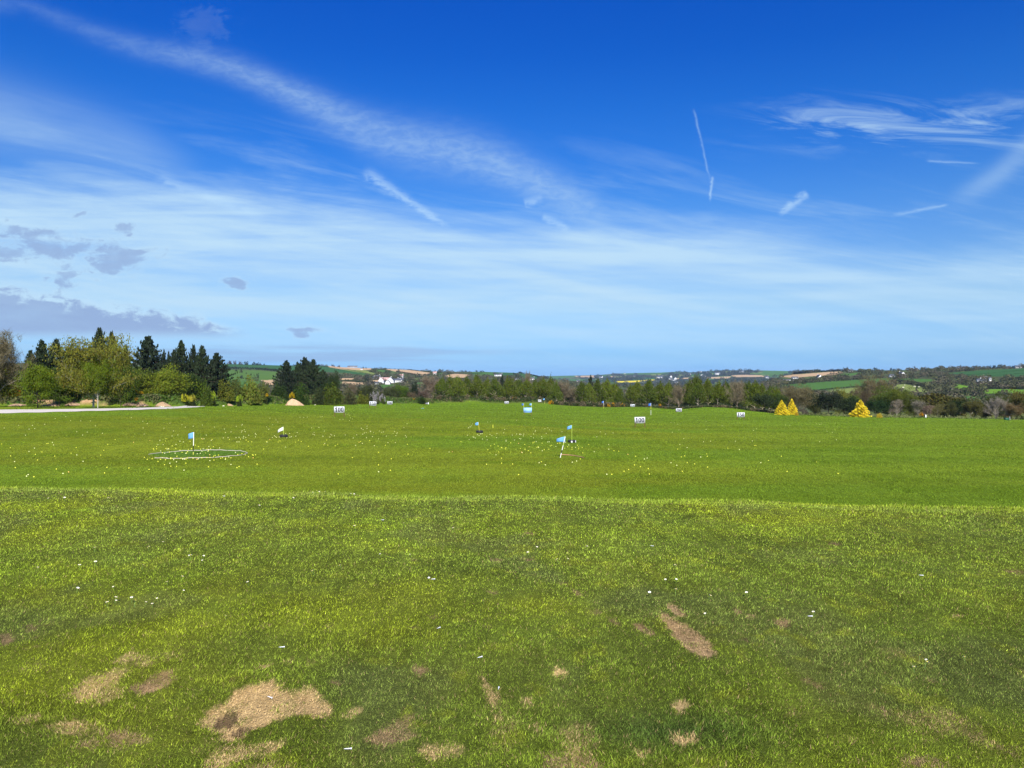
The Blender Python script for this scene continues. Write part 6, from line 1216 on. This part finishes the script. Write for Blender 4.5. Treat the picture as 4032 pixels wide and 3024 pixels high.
HS = [(1485, 1491, 9, 7, 4.5, 2.5, 'white farmhouse highest on the wooded slope', {}), (1492, 1490, 6, 6, 3.5, 2, 'small white wing behind the highest farmhouse', {}), (1470, 1492, 4, 5, 3, 1.8, 'little white outhouse before the highest farmhouse', {}),
      (1502, 1508, 11, 8, 4.5, 4, 'white gabled cottage at the outer end of the terrace', {'gable': True, 'roofc': TER}), (1517, 1504, 18, 9, 4, 3.5, 'long white house with a terracotta roof in the terrace', {'roofc': TER, 'chim': 2, 'win': 4}), (1527, 1513, 8, 7, 3.5, 2.8, 'low white gable in front of the terracotta-roofed house', {'gable': True}), (1539, 1507, 13, 10, 4.5, 4.5, 'tall white gable in the middle of the terrace', {'gable': True}), (1556, 1506, 17, 8, 4, 2.5, 'long low white house with a dark roof in the terrace', {'win': 5}), (1577, 1506, 9, 7, 5, 2.5, 'white house with tall chimney at the inner end of the terrace', {'chim': 2}),
      (1482, 1514, 7, 4, 3, 1.4, 'small white shed between ploughed fields and the terrace', {'chim': 0}), (1424, 1456, 5, 4, 4, 1.5, 'tiny white house just under the skyline', {'chim': 0}), (1388, 1446, 26, 14, 1.6, 3.2, 'long dark-roofed barn on the skyline', {'chim': 0, 'win': 6, 'roofc': (1.5, 1.5, 1.5)}), (1580, 1486, 8, 6, 4, 2.5, 'small terracotta-roofed house among the trees', {'roofc': TER}), (1712, 1474, 9, 6, 4, 3, 'brick-coloured roofed house above the leafless tree', {'roofc': TER}), (1955, 1481, 10, 6, 3.5, 2, 'low whitish house behind the belt, nearer the terrace', {'chim': 0}), (1970, 1481, 9, 6, 4, 2.5, 'white house behind the belt with sloping roof', {}), (2095, 1498, 10, 7, 4.5, 3, 'cream house glimpsed between belt trees', {}), (2036, 1496, 6, 4, 3, 1.5, 'tiny white building glimpsed above the belt', {'chim': 0}),
      (3758, 1550, 13, 8, 3.2, 2.6, 'larger white gabled cottage with tall chimney beyond the brown hedge', {'gable': True, 'chim': 1, 'sc': .72, 'win': 2}), (3769, 1551, 6, 5, 2.6, 1.8, 'white end wing of the gabled cottage', {'sc': .72, 'chim': 1}), (3733, 1550, 6, 5, 3, 1, 'small white extension beside the gabled cottage', {'chim': 0, 'sc': .72}), (3720, 1551, 11, 6, 2.5, 2.2, 'low grey outbuilding beside the gabled cottage', {'chim': 0, 'sc': .72}),
      (3549, 1482, 12, 8, 3.5, 4, 'white gabled farmhouse on the wooded ridge', {'gable': True}), (3512, 1484, 8, 6, 2.5, 2, 'low pale building near the ridge farmhouse', {'chim': 0}), (3225, 1494, 11, 7, 4, 4, 'white gabled house below the long ploughed field', {'gable': True}), (3348, 1464, 8, 6, 3, 2.5, 'white bungalow among the skyline trees', {'chim': 0}), (3855, 1504, 5, 4, 3, 1.5, 'first pale cottage in the brown woods', {'chim': 1}), (3870, 1506, 6, 4, 3, 1.5, 'second pale cottage in the brown woods', {'chim': 0}), (3884, 1494, 5, 4, 3, 1.5, 'small white cottage higher in the brown woods', {'chim': 0}), (3898, 1500, 2.2, 2.2, 4.2, 1.0, 'narrow white tower-like house in the brown woods', {'chim': 0, 'win': 1}), (4020, 1449, 22, 8, 3, 2, 'long low barn on the hilltop by the photo edge', {'chim': 0, 'win': 5}), (3130, 1492, 10, 7, 3, 1.5, 'pale shed in the trees above the green field', {'chim': 0})]
for px, row, w, d, hw, hr, lb, kw in HS: house(px, row, w, d, hw, hr, lb, **kw)
FHS = [(2365, 1489, 22, 14), (2372, 1488, 14, 14), (2276, 1509, 16, 20), (2497, 1484, 16, 12), (2396, 1485, 14, 10), (2460, 1472, 12, 8), (2598, 1494, 34, 22), (2641, 1489, 24, 16), (2639, 1496, 20, 14), (2646, 1500, 18, 10), (2658, 1499, 28, 18), (2662, 1510, 18, 10), (2715, 1475, 18, 9), (2763, 1481, 26, 12), (2772, 1483, 20, 9), (2760, 1465, 14, 8), (2784, 1471, 12, 8), (2825, 1477, 30, 18), (2920, 1467, 24, 12), (2926, 1466, 12, 12), (3020, 1490, 16, 12), (2262, 1512, 20, 10)]
for i, (px, row, w, h) in enumerate(FHS): house(px, row, w, w * .55, h * .62, h * .38, f'distant white house across the valley, {od(i)} from the blue board side', at=far_at, gable=(i % 3 == 1), nm='farmhouse')
for i, (px, row) in enumerate([(3078, 1500.5), (3098, 1500.5), (3132, 1500)]): house(px, row, 12, 5, 2.6, 1.2, ['pale long shed, first of three in a row above the green field', 'pale long shed, middle of three above the green field', 'pale long shed, last of three above the green field'][i], chim=0, nm='shed', cat='shed')

# ------------------------------------------------------------------ sheep
def sheep(px, row, dark, label, a):
    X = near_at(np.array([float(px)]), np.array([float(row)]))[0]; mb = MB(); t = np.linspace(0, 1, 9); r = .30 * np.sin(np.pi * (t * .86 + .07)) ** .5
    P = [(-.5 + 1.0 * q, 0, .62 + .03 * math.sin(q * 3)) for q in t]; mb.tube(P, r, 10); mb.tube([(.45, 0, .68), (.62, 0, .60), (.74, 0, .42), (.78, 0, .34)], [.14, .12, .10, .05], 8)
    for x in (-.34, .34):
        for y in (-.13, .13): mb.tube([(x, y, .5), (x, y, .25), (x, y, 0)], [.07, .05, .04], 6)
    o = mb.build('sheep', M_sheep, None, True); o.location = X + np.array([0, 0, .05]); o.rotation_euler = (0, 0, a); o.scale = (1.35,) * 3; o.color = (.08, .06, .05, 1) if dark else (.72, .66, .52, 1); tag(o, label, 'sheep', 'sheep grazing on the far pasture')
for i, (px, row) in enumerate([(3556, 1529), (3562, 1519.5), (3602, 1525), (3609, 1536), (3618, 1527)]): sheep(px, row, i == 3, ['pale sheep grazing lowest at the pasture end', 'pale sheep grazing high in the pasture', 'plumpest pale sheep in the middle of the pasture', 'dark brown sheep in the pasture', 'pale sheep nearest the overgrown hedge'][i], i * 1.3)

# ------------------------------------------------------------------ haze: even air round everything
def haze():
    m = bpy.data.materials.new('hazy_air'); m.use_nodes = True; k = NT(m.node_tree); out = k.new('ShaderNodeOutputMaterial'); v = k.new('ShaderNodeVolumePrincipled')
    v.inputs['Color'].default_value = (.42, .66, 1.0, 1); v.inputs['Density'].default_value = HAZE; v.inputs['Anisotropy'].default_value = 0.0
    k.l.new(v.outputs[0], out.inputs['Volume']); mb = MB(); mb.box((0, 4700, -80), (20000, 10200, 300)); o = mb.build('haze', m); tag(o, 'thin blue air haze over the valley', 'haze', kind='stuff')
HAZE = 4.5e-5
haze()
